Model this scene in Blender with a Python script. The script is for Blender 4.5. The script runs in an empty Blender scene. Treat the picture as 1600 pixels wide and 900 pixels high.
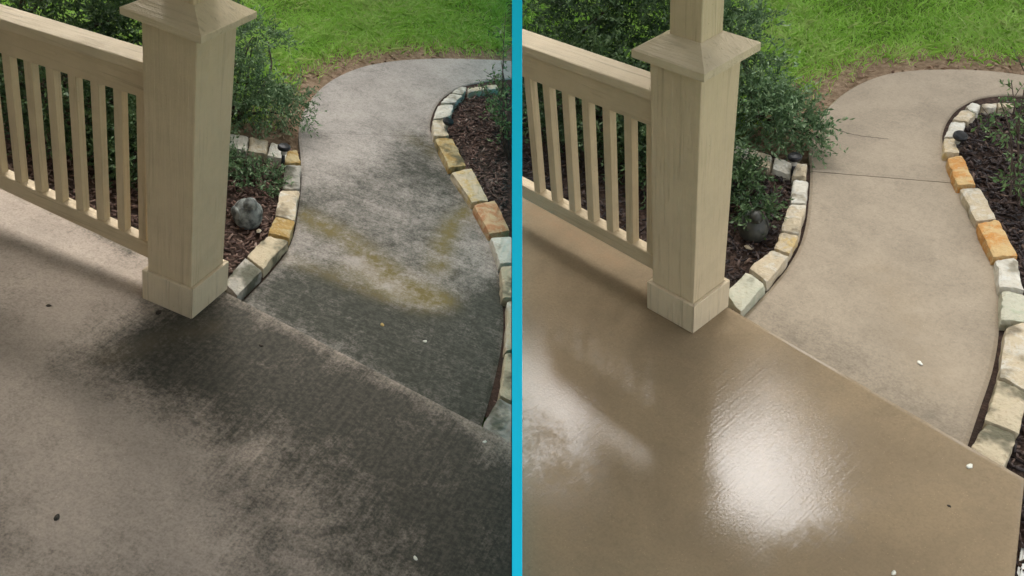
import bpy, bmesh, math, random
import numpy as np
from mathutils import Matrix, Vector, noise

scene = bpy.context.scene
C = scene.collection
rng = np.random.default_rng(7)
random.seed(7)
R = math.radians

# ------------------------------------------------------------------ camera
PITCH = R(37.5)
CAM_H = 2.50
F_PX = 1450.0                                  # focal length for a 1600 px wide picture
cam_d = bpy.data.cameras.new('camera')
cam_d.sensor_width = 36.0
cam_d.lens = F_PX / 1600.0 * 36.0
cam_d.clip_start = 0.05
cam_d.clip_end = 500.0
cam = bpy.data.objects.new('camera', cam_d)
C.objects.link(cam)
cam.location = (0, 0, CAM_H)
cam.rotation_euler = (math.pi / 2 - PITCH, 0, 0)
scene.camera = cam

# ------------------------------------------------------------------ world, sun, exposure (overcast)
SUN_EL, SUN_AZ = R(48.0), R(10.0)                 # azimuth from +Y towards +X: bright patch of cloud
world = bpy.data.worlds.new('World')
scene.world = world
world.use_nodes = True
wn = world.node_tree.nodes
wl = world.node_tree.links
sky = wn.new('ShaderNodeTexSky')
sky.sky_type = 'NISHITA'
sky.sun_disc = False
sky.sun_elevation = SUN_EL
sky.sun_rotation = SUN_AZ
sky.air_density = 1.0
sky.dust_density = 6.0
sky.ozone_density = 1.0
hs = wn.new('ShaderNodeHueSaturation')
hs.inputs['Saturation'].default_value = 0.25
wl.new(sky.outputs[0], hs.inputs['Color'])
wl.new(hs.outputs[0], wn['Background'].inputs['Color'])
wn['Background'].inputs['Strength'].default_value = 0.15

sun_d = bpy.data.lights.new('sun', 'SUN')
sun_d.energy = 0.5
sun_d.angle = R(48)
sun_d.color = (1.0, 0.995, 0.99)
sun = bpy.data.objects.new('sun', sun_d)
C.objects.link(sun)
sd = Vector((math.sin(SUN_AZ) * math.cos(SUN_EL), math.cos(SUN_AZ) * math.cos(SUN_EL), math.sin(SUN_EL)))
sun.rotation_euler = (-sd).to_track_quat('-Z', 'Y').to_euler()
sun.location = sd * 30

scene.view_settings.view_transform = 'Standard'
scene.view_settings.look = 'None'
scene.view_settings.exposure = 1.86
scene.view_settings.gamma = 1.0
scene.view_settings.use_curve_mapping = False
scene.cycles.max_bounces = 5
scene.cycles.diffuse_bounces = 3
scene.cycles.glossy_bounces = 3
scene.cycles.transmission_bounces = 3
scene.cycles.use_denoising = True
scene.cycles.use_adaptive_sampling = True
scene.cycles.adaptive_threshold = 0.02


# ------------------------------------------------------------------ small material toolkit
def srgb(r, g, b):
    f = lambda c: (c / 255 / 12.92) if c <= 10 else ((c / 255 + 0.055) / 1.055) ** 2.4
    return (f(r), f(g), f(b), 1.0)


class NT:
    def __init__(self, name):
        self.m = bpy.data.materials.new(name)
        self.m.use_nodes = True
        self.t = self.m.node_tree
        self.b = self.t.nodes['Principled BSDF']

    def n(self, kind, **kw):
        nd = self.t.nodes.new('ShaderNode' + kind)
        for k, v in kw.items():
            setattr(nd, k, v)
        return nd

    def put(self, sock, v):
        if isinstance(v, bpy.types.NodeSocket):
            self.t.links.new(v, sock)
        elif v is not None:
            sock.default_value = v

    def coord(self, kind='Object', scale=(1, 1, 1), rot=(0, 0, 0)):
        tc = self.n('TexCoord')
        mp = self.n('Mapping')
        mp.inputs['Scale'].default_value = scale
        mp.inputs['Rotation'].default_value = rot
        self.t.links.new(tc.outputs[kind], mp.inputs['Vector'])
        return mp.outputs[0]

    def noise(self, vec, scale=5, detail=4, rough=0.55, dist=0.0):
        nd = self.n('TexNoise')
        self.put(nd.inputs['Vector'], vec)
        nd.inputs['Scale'].default_value = scale
        nd.inputs['Detail'].default_value = detail
        nd.inputs['Roughness'].default_value = rough
        nd.inputs['Distortion'].default_value = dist
        return nd.outputs['Fac']

    def vor(self, vec, scale=5, out='Distance', feature='F1'):
        nd = self.n('TexVoronoi', feature=feature)
        self.put(nd.inputs['Vector'], vec)
        nd.inputs['Scale'].default_value = scale
        return nd.outputs[out]

    def ramp(self, fac, lo, hi, a=0.0, b=1.0):
        nd = self.n('MapRange', interpolation_type='SMOOTHSTEP')
        self.put(nd.inputs['Value'], fac)
        nd.inputs['From Min'].default_value = lo
        nd.inputs['From Max'].default_value = hi
        nd.inputs['To Min'].default_value = a
        nd.inputs['To Max'].default_value = b
        return nd.outputs[0]

    def mix(self, fac, a, b, mode='MIX'):
        nd = self.n('Mix', data_type='RGBA', blend_type=mode)
        self.put(nd.inputs[0], fac)
        self.put(nd.inputs[6], a)
        self.put(nd.inputs[7], b)
        return nd.outputs[2]

    def math(self, op, a, b=None, clamp=False):
        nd = self.n('Math', operation=op)
        nd.use_clamp = clamp
        self.put(nd.inputs[0], a)
        self.put(nd.inputs[1], b)
        return nd.outputs[0]

    def attr(self, name, out='Fac'):
        nd = self.n('Attribute', attribute_name=name)
        return nd.outputs[out]

    def sep(self, col):
        nd = self.n('SeparateColor')
        self.put(nd.inputs[0], col)
        return nd.outputs

    def bump(self, h, strength=0.3, dist=0.01, normal=None):
        nd = self.n('Bump')
        nd.inputs['Strength'].default_value = strength
        nd.inputs['Distance'].default_value = dist
        self.put(nd.inputs['Height'], h)
        if normal is not None:
            self.put(nd.inputs['Normal'], normal)
        return nd.outputs[0]

    def out(self, color=None, rough=0.7, normal=None, spec=None, **kw):
        self.put(self.b.inputs['Base Color'], color)
        self.put(self.b.inputs['Roughness'], rough)
        if normal is not None:
            self.put(self.b.inputs['Normal'], normal)
        if spec is not None:
            self.put(self.b.inputs['Specular IOR Level'], spec)
        for k, v in kw.items():
            self.put(self.b.inputs[k], v)
        return self.m


def mat_paint(name, base, dirt, grain_scale=(55, 55, 2.2)):
    """cream painted, wood-grain embossed boards"""
    k = NT(name)
    v = k.coord('Object')
    vg = k.coord('Object', scale=grain_scale)
    grain = k.noise(vg, 1.0, 5, 0.6, 0.6)
    fine = k.noise(v, 160, 2)
    blot = k.noise(v, 5, 5, 0.65)
    col = k.mix(k.ramp(blot, 0.35, 0.75), base, tuple(c * 0.86 for c in base[:3]) + (1,))
    col = k.mix(k.ramp(grain, 0.53, 0.74, 0, 0.36), col, dirt)
    specks = k.ramp(k.vor(v, 38), 0.0, 0.11, 1, 0)
    specks = k.math('MULTIPLY', specks, k.ramp(k.noise(v, 7, 2), 0.52, 0.62))
    col = k.mix(k.math('MULTIPLY', specks, 0.7), col, dirt)
    h = k.math('ADD', k.math('MULTIPLY', grain, 0.8), k.math('MULTIPLY', fine, 0.25))
    return k.out(col, k.ramp(blot, 0.3, 0.7, 0.42, 0.6), k.bump(h, 1.0, 0.008), 0.4)


def mat_concrete(name, light, dark, tan, broom_axis, wet=0.0, broom=1.0, warm=None):
    """broom-finished concrete; attribute 'stain' R = dark grime, G = olive/tan algae, B = wetness"""
    k = NT(name)
    v = k.coord('Object')
    sc = (95, 3.0, 1) if broom_axis == 'y' else (3.0, 95, 1)
    vb = k.coord('Object', scale=sc, rot=(0, 0, 0.04))
    st = k.sep(k.attr('stain', 'Color'))
    big = k.noise(v, 3.2, 6, 0.62, 0.3)
    mid = k.noise(v, 13, 6, 0.68)
    fine = k.noise(v, 110, 3, 0.6)
    streak = k.noise(vb, 1.0, 4, 0.6)
    vb2 = k.coord('Object', scale=tuple(q * 0.45 for q in sc), rot=(0, 0, 0.04))
    broad = k.noise(vb2, 1.0, 5, 0.7, 0.4)
    # grime broken up by the surface
    blot = k.noise(v, 6.5, 7, 0.72, 0.6)
    g = k.math('ADD', st[0], k.math('MULTIPLY', k.math('SUBTRACT', blot, 0.5), 0.85))
    g = k.math('ADD', g, k.math('MULTIPLY', k.math('SUBTRACT', mid, 0.5), 0.45))
    g = k.math('ADD', g, k.math('MULTIPLY', k.math('ADD', k.math('SUBTRACT', streak, 0.5), k.math('SUBTRACT', broad, 0.5)), 0.26 * broom))
    g = k.math('ADD', g, k.math('MULTIPLY', k.math('SUBTRACT', fine, 0.5), 0.35))
    mott = k.noise(v, 46, 5, 0.75)
    g = k.math('ADD', g, k.math('MULTIPLY', k.math('SUBTRACT', mott, 0.5), 0.52))
    g = k.math('MULTIPLY', k.ramp(g, 0.05, 0.95), k.ramp(k.math('ADD', k.math('MULTIPLY', mott, 0.75), k.math('MULTIPLY', streak, 0.25)), 0.38, 0.62, 0.88, 1.0))
    base = k.mix(k.ramp(big, 0.3, 0.7), light, warm or tuple(c * 0.80 for c in light[:3]) + (1,))
    base = k.mix(k.ramp(k.math('ADD', k.math('MULTIPLY', fine, 0.5), k.math('MULTIPLY', mott, 0.5)), 0.40, 0.66, 0, 0.30), base, dark)
    grit = k.ramp(k.vor(v, 105), 0.0, 0.30, 1, 0)
    grit = k.math('MULTIPLY', grit, k.ramp(k.noise(v, 30, 2), 0.5, 0.62))
    base = k.mix(k.math('MULTIPLY', grit, 0.45), base, tuple(min(1, c * 1.7) for c in light[:3]) + (1,))
    col = k.mix(g, base, dark)
    t = k.math('MULTIPLY', st[1], k.ramp(k.math('ADD', mid, k.math('MULTIPLY', blot, 0.8)), 0.60, 1.10, 0.30, 1.5))
    col = k.mix(k.math('MULTIPLY', t, k.ramp(mott, 0.35, 0.65, 0.5, 0.95), True), col, tan)
    hgt = k.math('ADD', k.math('MULTIPLY', streak, 0.55 * broom), k.math('MULTIPLY', fine, 0.35))
    hgt = k.math('ADD', hgt, k.math('MULTIPLY', mid, 0.35))
    nrm = k.bump(hgt, 0.35, 0.006)
    if wet <= 0:
        return k.out(col, 0.82, nrm, 0.25)
    # thin film of water: a clear coat with a calmer surface, broken where it has run off
    film = k.ramp(k.math('ADD', st[2], k.math('ADD', k.math('MULTIPLY', k.math('SUBTRACT', big, 0.5), 0.9), k.math('MULTIPLY', k.math('SUBTRACT', mott, 0.5), 0.6))), 0.30, 0.75)
    ncoat = k.bump(k.math('ADD', k.math('MULTIPLY', streak, 0.45), k.math('ADD', k.math('MULTIPLY', mid, 0.28), k.math('ADD', k.math('MULTIPLY', mott, 0.6), k.math('MULTIPLY', fine, 0.55)))), 0.12, 0.0035)
    m = k.out(col, 0.75, nrm, 0.25)
    k.put(k.b.inputs['Coat Weight'], k.math('MULTIPLY', film, wet))
    k.put(k.b.inputs['Coat Roughness'], k.ramp(film, 0, 1, 0.22, 0.025))
    k.put(k.b.inputs['Coat IOR'], 1.36)
    k.put(k.b.inputs['Coat Normal'], ncoat)
    return m


def mat_stone(name, a, b, c, mix_lo=0.45, grime=None, grime_amt=0.0):
    k = NT(name)
    oi = k.n('ObjectInfo')
    tc = k.n('TexCoord')
    ad = k.n('VectorMath', operation='ADD')
    k.t.links.new(tc.outputs['Object'], ad.inputs[0])
    sc = k.n('VectorMath', operation='SCALE')
    cx = k.n('CombineXYZ')
    k.t.links.new(oi.outputs['Random'], cx.inputs[0])
    k.t.links.new(oi.outputs['Random'], cx.inputs[1])
    k.t.links.new(cx.outputs[0], sc.inputs[0])
    sc.inputs['Scale'].default_value = 37.0
    k.t.links.new(sc.outputs[0], ad.inputs[1])
    v = ad.outputs[0]
    n1 = k.noise(v, 16, 5, 0.6, 0.5)
    n2 = k.noise(v, 55, 4, 0.65)
    n3 = k.noise(v, 7, 3, 0.6)
    col = k.mix(k.ramp(n1, mix_lo, mix_lo + 0.22), a, b)
    col = k.mix(k.ramp(n2, 0.56, 0.74, 0, 0.75), col, c)
    if grime:
        col = k.mix(k.ramp(n3, 0.62 - 0.25 * grime_amt, 0.80 - 0.25 * grime_amt, 0, 0.85), col, grime)
    h = k.math('ADD', k.math('MULTIPLY', n1, 1.0), k.math('MULTIPLY', n2, 0.5))
    return k.out(col, 0.8, k.bump(h, 0.9, 0.014), 0.3)


def mat_flat(name, col, rough=0.6, var=0.15, scale=20, bump=0.0):
    k = NT(name)
    v = k.coord('Object')
    n = k.noise(v, scale, 4)
    c2 = tuple(max(0, c * (1 - var * 2)) for c in col[:3]) + (1,)
    c = k.mix(k.ramp(n, 0.3, 0.7), col, c2)
    return k.out(c, rough, k.bump(n, bump, 0.004) if bump else None, 0.4)


def mat_leaf(name, cols, rough=0.5, trans=0.25):
    """leaf colour picked per leaf through the face attribute 'tone' (0..1)"""
    k = NT(name)
    cr = k.n('ValToRGB')
    el = cr.color_ramp.elements
    while len(el) < len(cols):
        el.new(0.5)
    for i, c in enumerate(cols):
        el[i].position = i / (len(cols) - 1)
        el[i].color = c
    k.put(cr.inputs[0], k.attr('tone'))
    k.out(cr.outputs[0], rough, None, 0.35)
    tr = k.n('BsdfTranslucent')
    k.put(tr.inputs['Color'], cr.outputs[0])
    mx = k.n('MixShader')
    mx.inputs[0].default_value = trans
    k.t.links.new(k.b.outputs[0], mx.inputs[1])
    k.t.links.new(tr.outputs[0], mx.inputs[2])
    k.t.links.new(mx.outputs[0], k.t.nodes['Material Output'].inputs['Surface'])
    return k.m


def mat_soil(name, cols, scale=30):
    k = NT(name)
    v = k.coord('Object')
    n1 = k.noise(v, scale, 6, 0.7)
    n2 = k.noise(v, scale * 0.12, 4, 0.6)
    c = k.mix(k.ramp(n1, 0.35, 0.68), cols[0], cols[1])
    if len(cols) > 3:
        st = k.sep(k.attr('stain', 'Color'))
        g = k.mix(k.ramp(n1, 0.35, 0.68), cols[2], cols[3])
        c = k.mix(k.ramp(k.math('ADD', st[0], k.math('MULTIPLY', k.math('SUBTRACT', n2, 0.5), 1.2)), 0.25, 0.6), g, c)
    else:
        c = k.mix(k.ramp(n2, 0.45, 0.65), c, cols[2])
    return k.out(c, 0.9, k.bump(n1, 0.8, 0.02), 0.2)


# ------------------------------------------------------------------ mesh toolkit
def np_mesh(name, verts, faces, mat, smooth=False, tone=None):
    """verts (n,3); faces (m,k) all the same k"""
    verts = np.asarray(verts, np.float32)
    faces = np.asarray(faces, np.int32)
    me = bpy.data.meshes.new(name)
    m, kk = faces.shape
    me.vertices.add(len(verts))
    me.vertices.foreach_set('co', verts.ravel())
    me.loops.add(m * kk)
    me.loops.foreach_set('vertex_index', faces.ravel())
    me.polygons.add(m)
    me.polygons.foreach_set('loop_start', np.arange(0, m * kk, kk, dtype=np.int32))
    me.polygons.foreach_set('loop_total', np.full(m, kk, np.int32))
    if smooth:
        me.polygons.foreach_set('use_smooth', np.ones(m, bool))
    if tone is not None:
        at = me.attributes.new('tone', 'FLOAT', 'FACE')
        at.data.foreach_set('value', np.asarray(tone, np.float32))
    me.update(calc_edges=True)
    me.materials.append(mat)
    return me


def bm_mesh(name, bm, mat, smooth=False):
    me = bpy.data.meshes.new(name)
    bm.normal_update()
    bm.to_mesh(me)
    bm.free()
    if smooth:
        me.polygons.foreach_set('use_smooth', np.ones(len(me.polygons), bool))
    me.materials.append(mat)
    return me


def hexa(bm, p):
    """eight corners: four below, four above, same winding"""
    v = [bm.verts.new(q) for q in p]
    for f in ((0, 3, 2, 1), (4, 5, 6, 7), (0, 1, 5, 4), (1, 2, 6, 5), (2, 3, 7, 6), (3, 0, 4, 7)):
        bm.faces.new([v[i] for i in f])
    return v


def box(x0, x1, y0, y1, z0, z1, bev=0.003, seg=2, slope=0.0, xr=0.0):
    """box, optionally sloping along x about x = xr"""
    bm = bmesh.new()
    s = lambda x: slope * (x - xr)
    hexa(bm, [(x0, y0, z0 + s(x0)), (x1, y0, z0 + s(x1)), (x1, y1, z0 + s(x1)), (x0, y1, z0 + s(x0)),
              (x0, y0, z1 + s(x0)), (x1, y0, z1 + s(x1)), (x1, y1, z1 + s(x1)), (x0, y1, z1 + s(x0))])
    if bev:
        bmesh.ops.bevel(bm, geom=list(bm.edges), offset=bev, segments=seg, affect='EDGES', profile=0.5)
    return bm


def frustum(hx0, hy0, z0, hx1, hy1, z1, bev=0.003):
    bm = bmesh.new()
    hexa(bm, [(-hx0, -hy0, z0), (hx0, -hy0, z0), (hx0, hy0, z0), (-hx0, hy0, z0),
              (-hx1, -hy1, z1), (hx1, -hy1, z1), (hx1, hy1, z1), (-hx1, hy1, z1)])
    if bev:
        bmesh.ops.bevel(bm, geom=list(bm.edges), offset=bev, segments=2, affect='EDGES', profile=0.5)
    return bm


def lathe(prof, seg=24, mat4=None):
    bm = bmesh.new()
    rings = []
    for r, z in prof:
        if r < 1e-5:
            rings.append([bm.verts.new((0, 0, z))])
        else:
            rings.append([bm.verts.new((r * math.cos(2 * math.pi * i / seg), r * math.sin(2 * math.pi * i / seg), z)) for i in range(seg)])
    for a, b in zip(rings[:-1], rings[1:]):
        for i in range(seg):
            j = (i + 1) % seg
            if len(a) == 1 and len(b) > 1:
                bm.faces.new((a[0], b[j], b[i]))
            elif len(b) == 1 and len(a) > 1:
                bm.faces.new((a[i], a[j], b[0]))
            elif len(a) > 1:
                bm.faces.new((a[i], a[j], b[j], b[i]))
    if mat4 is not None:
        bm.transform(mat4)
    bmesh.ops.recalc_face_normals(bm, faces=bm.faces)
    return bm


def tube_np(pts, rads, seg=6):
    pts = np.asarray(pts, float)
    vs, fs = [], []
    for i, p in enumerate(pts):
        d = pts[min(i + 1, len(pts) - 1)] - pts[max(i - 1, 0)]
        d /= np.linalg.norm(d) + 1e-9
        a = np.cross(d, (0.3, 0.2, 0.93) if abs(d[2]) < 0.9 else (1, 0, 0))
        a /= np.linalg.norm(a)
        b = np.cross(d, a)
        for s in range(seg):
            t = 2 * math.pi * s / seg
            vs.append(p + rads[i] * (math.cos(t) * a + math.sin(t) * b))
    for i in range(len(pts) - 1):
        for s in range(seg):
            s2 = (s + 1) % seg
            fs.append((i * seg + s, i * seg + s2, (i + 1) * seg + s2, (i + 1) * seg + s))
    return np.array(vs), np.array(fs)


def tubes(name, lst, mat, seg=6):
    V, F, o = [], [], 0
    for pts, rads in lst:
        v, f = tube_np(pts, rads, seg)
        V.append(v)
        F.append(f + o)
        o += len(v)
    return np_mesh(name, np.concatenate(V), np.concatenate(F), mat, smooth=True)


def leaf_quads(cen, axis, length, width, tones, bend=0.25):
    """pointed leaves: base, two sides, tip"""
    n = len(cen)
    axis = axis / (np.linalg.norm(axis, axis=1, keepdims=True) + 1e-9)
    rnd = rng.normal(size=(n, 3))
    side = np.cross(axis, rnd)
    side /= np.linalg.norm(side, axis=1, keepdims=True) + 1e-9
    nor = np.cross(axis, side)
    L = length[:, None]
    W = width[:, None]
    base = cen
    mid = cen + axis * L * 0.5 + nor * L * bend * 0.5
    tip = cen + axis * L
    V = np.stack([base, mid + side * W * 0.5, tip, mid - side * W * 0.5], 1).reshape(-1, 3)
    F = np.arange(4 * n).reshape(n, 4)
    return V, F, tones


def inside(poly, x, y):
    x = np.asarray(x, float)
    y = np.asarray(y, float)
    res = np.zeros(x.shape, bool)
    n = len(poly)
    for i in range(n):
        x0, y0 = poly[i][:2]
        x1, y1 = poly[(i + 1) % n][:2]
        if y0 == y1:
            continue
        c = ((y0 > y) != (y1 > y)) & (x < (x1 - x0) * (y - y0) / (y1 - y0) + x0)
        res ^= c
    return res


def dist_poly(pts, x, y, closed=False):
    """distance to a polyline"""
    x = np.asarray(x, float)
    y = np.asarray(y, float)
    d = np.full(x.shape, 1e9)
    n = len(pts)
    for i in range(n if closed else n - 1):
        ax, ay = pts[i][:2]
        bx, by = pts[(i + 1) % n][:2]
        ex, ey = bx - ax, by - ay
        t = np.clip(((x - ax) * ex + (y - ay) * ey) / (ex * ex + ey * ey + 1e-12), 0, 1)
        d = np.minimum(d, np.hypot(x - ax - t * ex, y - ay - t * ey))
    return d


def sstep(e0, e1, v):
    t = np.clip((v - e0) / (e1 - e0), 0, 1)
    return t * t * (3 - 2 * t)


def resample(pts, n):
    pts = np.asarray(pts, float)
    # Catmull-Rom through the points, then even spacing
    out = []
    P = np.vstack([2 * pts[0] - pts[1], pts, 2 * pts[-1] - pts[-2]])
    for i in range(1, len(P) - 2):
        for t in np.linspace(0, 1, 12, endpoint=False):
            p0, p1, p2, p3 = P[i - 1], P[i], P[i + 1], P[i + 2]
            out.append(0.5 * ((2 * p1) + (-p0 + p2) * t + (2 * p0 - 5 * p1 + 4 * p2 - p3) * t * t + (-p0 + 3 * p1 - 3 * p2 + p3) * t ** 3))
    out.append(pts[-1])
    out = np.array(out)
    s = np.concatenate([[0], np.cumsum(np.linalg.norm(np.diff(out, axis=0), axis=1))])
    u = np.linspace(0, s[-1], n)
    return np.stack([np.interp(u, s, out[:, i]) for i in range(out.shape[1])], 1)


# ------------------------------------------------------------------ the two porches' own frames
B = np.array([[1, 0, 0],
              [0, -math.sin(PITCH), math.cos(PITCH)],
              [0, -math.cos(PITCH), -math.sin(PITCH)]])
DIV_D = 2.30                                    # how far in front the divider's leading edge stands
DIV_W = 16.0 / F_PX * DIV_D


class Porch:
    """A porch frame: x along the railing, y outwards to the garden, z up; origin under the post."""

    def __init__(self, rot, t, dims, side):
        self.rot = np.array(rot)
        self.t = np.array(t)
        u, _, vt = np.linalg.svd(self.rot)
        self.rot = u @ vt
        self.cam = -self.rot.T @ self.t
        self.q = dims
        self.side = side                        # -1: stands left of the divider, +1: right of it
        Mr = B @ self.rot
        Mt = B @ self.t + np.array([0, 0, CAM_H])
        self.Mr, self.Mt = Mr, Mt
        M = Matrix.Identity(4)
        for i in range(3):
            for j in range(3):
                M[i][j] = Mr[i, j]
            M[i][3] = Mt[i]
        self.M = M

    def un(self, px, py, z=0.0):
        d = self.rot.T @ np.array([(px - 800) / F_PX, (py - 450) / F_PX, 1.0])
        return self.cam + d * (z - self.cam[2]) / d[2]

    def uns(self, lst, z=0.0):
        return np.array([self.un(a, b, z) for a, b in lst])

    def wx(self, p):
        """world x of points given in the porch frame"""
        p = np.asarray(p, float)
        return p @ self.Mr[0] + self.Mt[0]

    def keep(self, p, margin=0.004):
        w = self.wx(p)
        return (w < -margin) if self.side < 0 else (w > DIV_W + margin)

    def trim(self, me, margin=0.003, base=(0, 0, 0)):
        """cut a mesh where the divider stands"""
        bm = bmesh.new()
        bm.from_mesh(me)
        no = Vector(self.Mr[0])                 # gradient of world x
        lim = -margin if self.side < 0 else DIV_W + margin
        off = self.Mt[0] + float(np.dot(self.Mr[0], base))
        co = no * (lim - off)
        bmesh.ops.bisect_plane(bm, geom=list(bm.verts) + list(bm.edges) + list(bm.faces), plane_co=co, plane_no=no,
                               clear_outer=self.side < 0, clear_inner=self.side > 0)
        bm.to_mesh(me)
        bm.free()
        return me

    # object helpers -------------------------------------------------
    def top(self, name, me, label=None, cat=None, group=None, kind=None, base=(0, 0, 0), trim=False):
        """a top-level object; mesh given in the porch frame, origin moved to base"""
        if me is not None:
            if trim:
                self.trim(me)
            if any(base):
                me.transform(Matrix.Translation(-Vector(base)))
        o = bpy.data.objects.new(name, me)
        C.objects.link(o)
        o.matrix_world = self.M @ Matrix.Translation(Vector(base))
        if label:
            o['label'] = label
        if cat:
            o['category'] = cat
        if group:
            o['group'] = group
        if kind:
            o['kind'] = kind
        o['_b'] = list(map(float, base))
        return o

    def part(self, name, me, parent, label=None, kind=None, trim=False):
        """a part; mesh given in the porch frame"""
        b = parent.get('_b', (0, 0, 0))
        if trim:
            self.trim(me)
        me.transform(Matrix.Translation(-Vector(b)))
        o = bpy.data.objects.new(name, me)
        C.objects.link(o)
        o.parent = parent
        o['_b'] = list(b)
        if label:
            o['label'] = label
        if kind:
            o['kind'] = kind
        return o


L = Porch([[0.918732, 0.331952, 0.213869], [0.361816, -0.490693, -0.79266], [-0.158181, 0.805623, -0.57092]],
          [-1.3679, 0.0237, 3.89186],
          dict(wt=.0868, wd=.0861, H=1.2089, hb=.1464, wb=.2354, wc=.3126, tc=.030, wu=.1225, cy=.060, zc=1.0112, tcap=.0402,
               zs=.8526, zb1=.1981, zb0=.1219, dx=.1006, x0=.1232, cz=.050, r0=-.0557, w2=.067), -1)
Rr = Porch([[0.666594, 0.739495, -0.093805], [0.415909, -0.473404, -0.776472], [-0.618605, 0.478577, -0.623131]],
           [0.69856, 0.07673, 3.6946],
           dict(wt=.0801, wd=-.0762, H=1.0771, hb=.1346, wb=.2341, wc=.2996, tc=.0338, wu=.1271, cy=.0562, zc=.9275, tcap=.0389,
                zs=.7678, zb1=.1916, zb0=.1212, dx=.1088, x0=.1076, cz=.044, r0=-.0216, w2=.0171), 1)
for S, w in ((L, 'before'), (Rr, 'after')):
    S.word = w
    S.Zp = -0.075        # top of the path
    S.Zs = -0.030        # top of the edging stones
    S.Zm = -0.085        # mulch
    S.Zg = -0.115        # lawn soil
    S.ceil = 2.80 if S is L else 2.66

# ------------------------------------------------------------------ materials
M = {}
M['cream'] = mat_paint('cream_paint', (0.62, 0.495, 0.315, 1), (0.17, 0.11, 0.055, 1))
M['cream_trim'] = mat_paint('cream_paint_trim', (0.66, 0.54, 0.36, 1), (0.14, 0.09, 0.045, 1))
M['cream_h'] = mat_paint('cream_paint_rails', (0.62, 0.495, 0.315, 1), (0.17, 0.11, 0.055, 1), (2.2, 55, 55))
M['cream_hand'] = mat_paint('cream_paint_handrail', (0.66, 0.54, 0.36, 1), (0.14, 0.09, 0.045, 1), (2.2, 55, 55))
M['porch_L'] = mat_concrete('stained_porch_concrete', (0.49, 0.405, 0.325, 1), (0.042, 0.040, 0.029, 1), (0.13, 0.10, 0.055, 1), 'y', 0, 1.0)
M['path_L'] = mat_concrete('stained_path_concrete', (0.42, 0.375, 0.325, 1), (0.036, 0.038, 0.026, 1), (0.15, 0.118, 0.040, 1), 'x', 0, 0.8)
M['porch_R'] = mat_concrete('wet_porch_concrete', (0.28, 0.205, 0.118, 1), (0.14, 0.10, 0.055, 1), (0.30, 0.19, 0.10, 1), 'y', 0.62, 1.0)
M['path_R'] = mat_concrete('clean_path_concrete', (0.385, 0.315, 0.225, 1), (0.17, 0.14, 0.10, 1), (0.35, 0.27, 0.17, 1), 'x', 0.5, 0.6)
M['wood_gap'] = mat_flat('dark_gap', (0.03, 0.025, 0.02, 1), 0.9)
M['siding'] = mat_flat('unseen_wall_siding', (0.34, 0.28, 0.20, 1), 0.8, 0.08, 5)
M['ceiling'] = mat_flat('porch_ceiling_board', (0.52, 0.43, 0.31, 1), 0.7, 0.08, 6)
CR, WH, OR, YE, GY = (0.52, 0.43, 0.29, 1), (0.58, 0.54, 0.44, 1), (0.52, 0.24, 0.06, 1), (0.52, 0.37, 0.14, 1), (0.16, 0.15, 0.12, 1)
MOSS = (0.07, 0.07, 0.04, 1)
M['st_cream'] = mat_stone('limestone_cream', CR, WH, (0.40, 0.29, 0.16, 1), 0.45, (0.16, 0.13, 0.08, 1), 0.35)
M['st_creamdirty'] = mat_stone('limestone_cream_dirty', (0.50, 0.42, 0.28, 1), CR, (0.30, 0.22, 0.11, 1), 0.45, MOSS, 0.6)
M['st_grey'] = mat_stone('limestone_grey', (0.33, 0.31, 0.26, 1), (0.50, 0.45, 0.35, 1), GY, 0.5, MOSS, 0.7)
M['st_orange'] = mat_stone('limestone_orange', (0.55, 0.38, 0.17, 1), OR, CR, 0.40)
M['st_orange2'] = mat_stone('limestone_orange_dull', (0.50, 0.36, 0.20, 1), (0.42, 0.20, 0.09, 1), CR, 0.42, MOSS, 0.1)
M['st_yellow'] = mat_stone('limestone_yellow', CR, YE, WH, 0.45, MOSS, 0.0)
M['st_yellow2'] = mat_stone('limestone_yellow_dull', (0.44, 0.35, 0.18, 1), (0.36, 0.23, 0.07, 1), CR, 0.42, MOSS, 0.25)
M['st_white'] = mat_stone('limestone_white', WH, (0.62, 0.60, 0.52, 1), CR, 0.45, (0.20, 0.17, 0.11, 1), 0.3)
M['st_green'] = mat_stone('limestone_greenish', (0.50, 0.48, 0.36, 1), (0.40, 0.42, 0.30, 1), CR, 0.48, MOSS, 0.15)
M['mulch_soil'] = mat_soil('mulch_soil', [(0.035, 0.022, 0.016, 1), (0.09, 0.055, 0.04, 1), (0.05, 0.035, 0.026, 1)], 45)
M['soil'] = mat_soil('lawn_soil', [(0.16, 0.105, 0.06, 1), (0.32, 0.23, 0.15, 1), (0.05, 0.10, 0.012, 1), (0.12, 0.18, 0.03, 1)], 28)
M['chip_L'] = mat_leaf('mulch_chip_dry', [(0.05, 0.03, 0.025, 1), (0.13, 0.075, 0.055, 1), (0.20, 0.13, 0.10, 1), (0.34, 0.25, 0.20, 1)], 0.85, 0.0)
M['chip_R'] = mat_leaf('mulch_chip_wet', [(0.012, 0.009, 0.009, 1), (0.035, 0.022, 0.018, 1), (0.07, 0.042, 0.030, 1), (0.17, 0.11, 0.075, 1)], 0.6, 0.0)
M['litter'] = mat_leaf('leaf_litter', [(0.14, 0.08, 0.05, 1), (0.30, 0.19, 0.12, 1), (0.42, 0.31, 0.20, 1)], 0.8, 0.05)
M['grass'] = mat_leaf('grass_blades', [(0.15, 0.29, 0.035, 1), (0.31, 0.56, 0.07, 1), (0.43, 0.70, 0.13, 1), (0.56, 0.66, 0.25, 1)], 0.55, 0.5)
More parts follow.
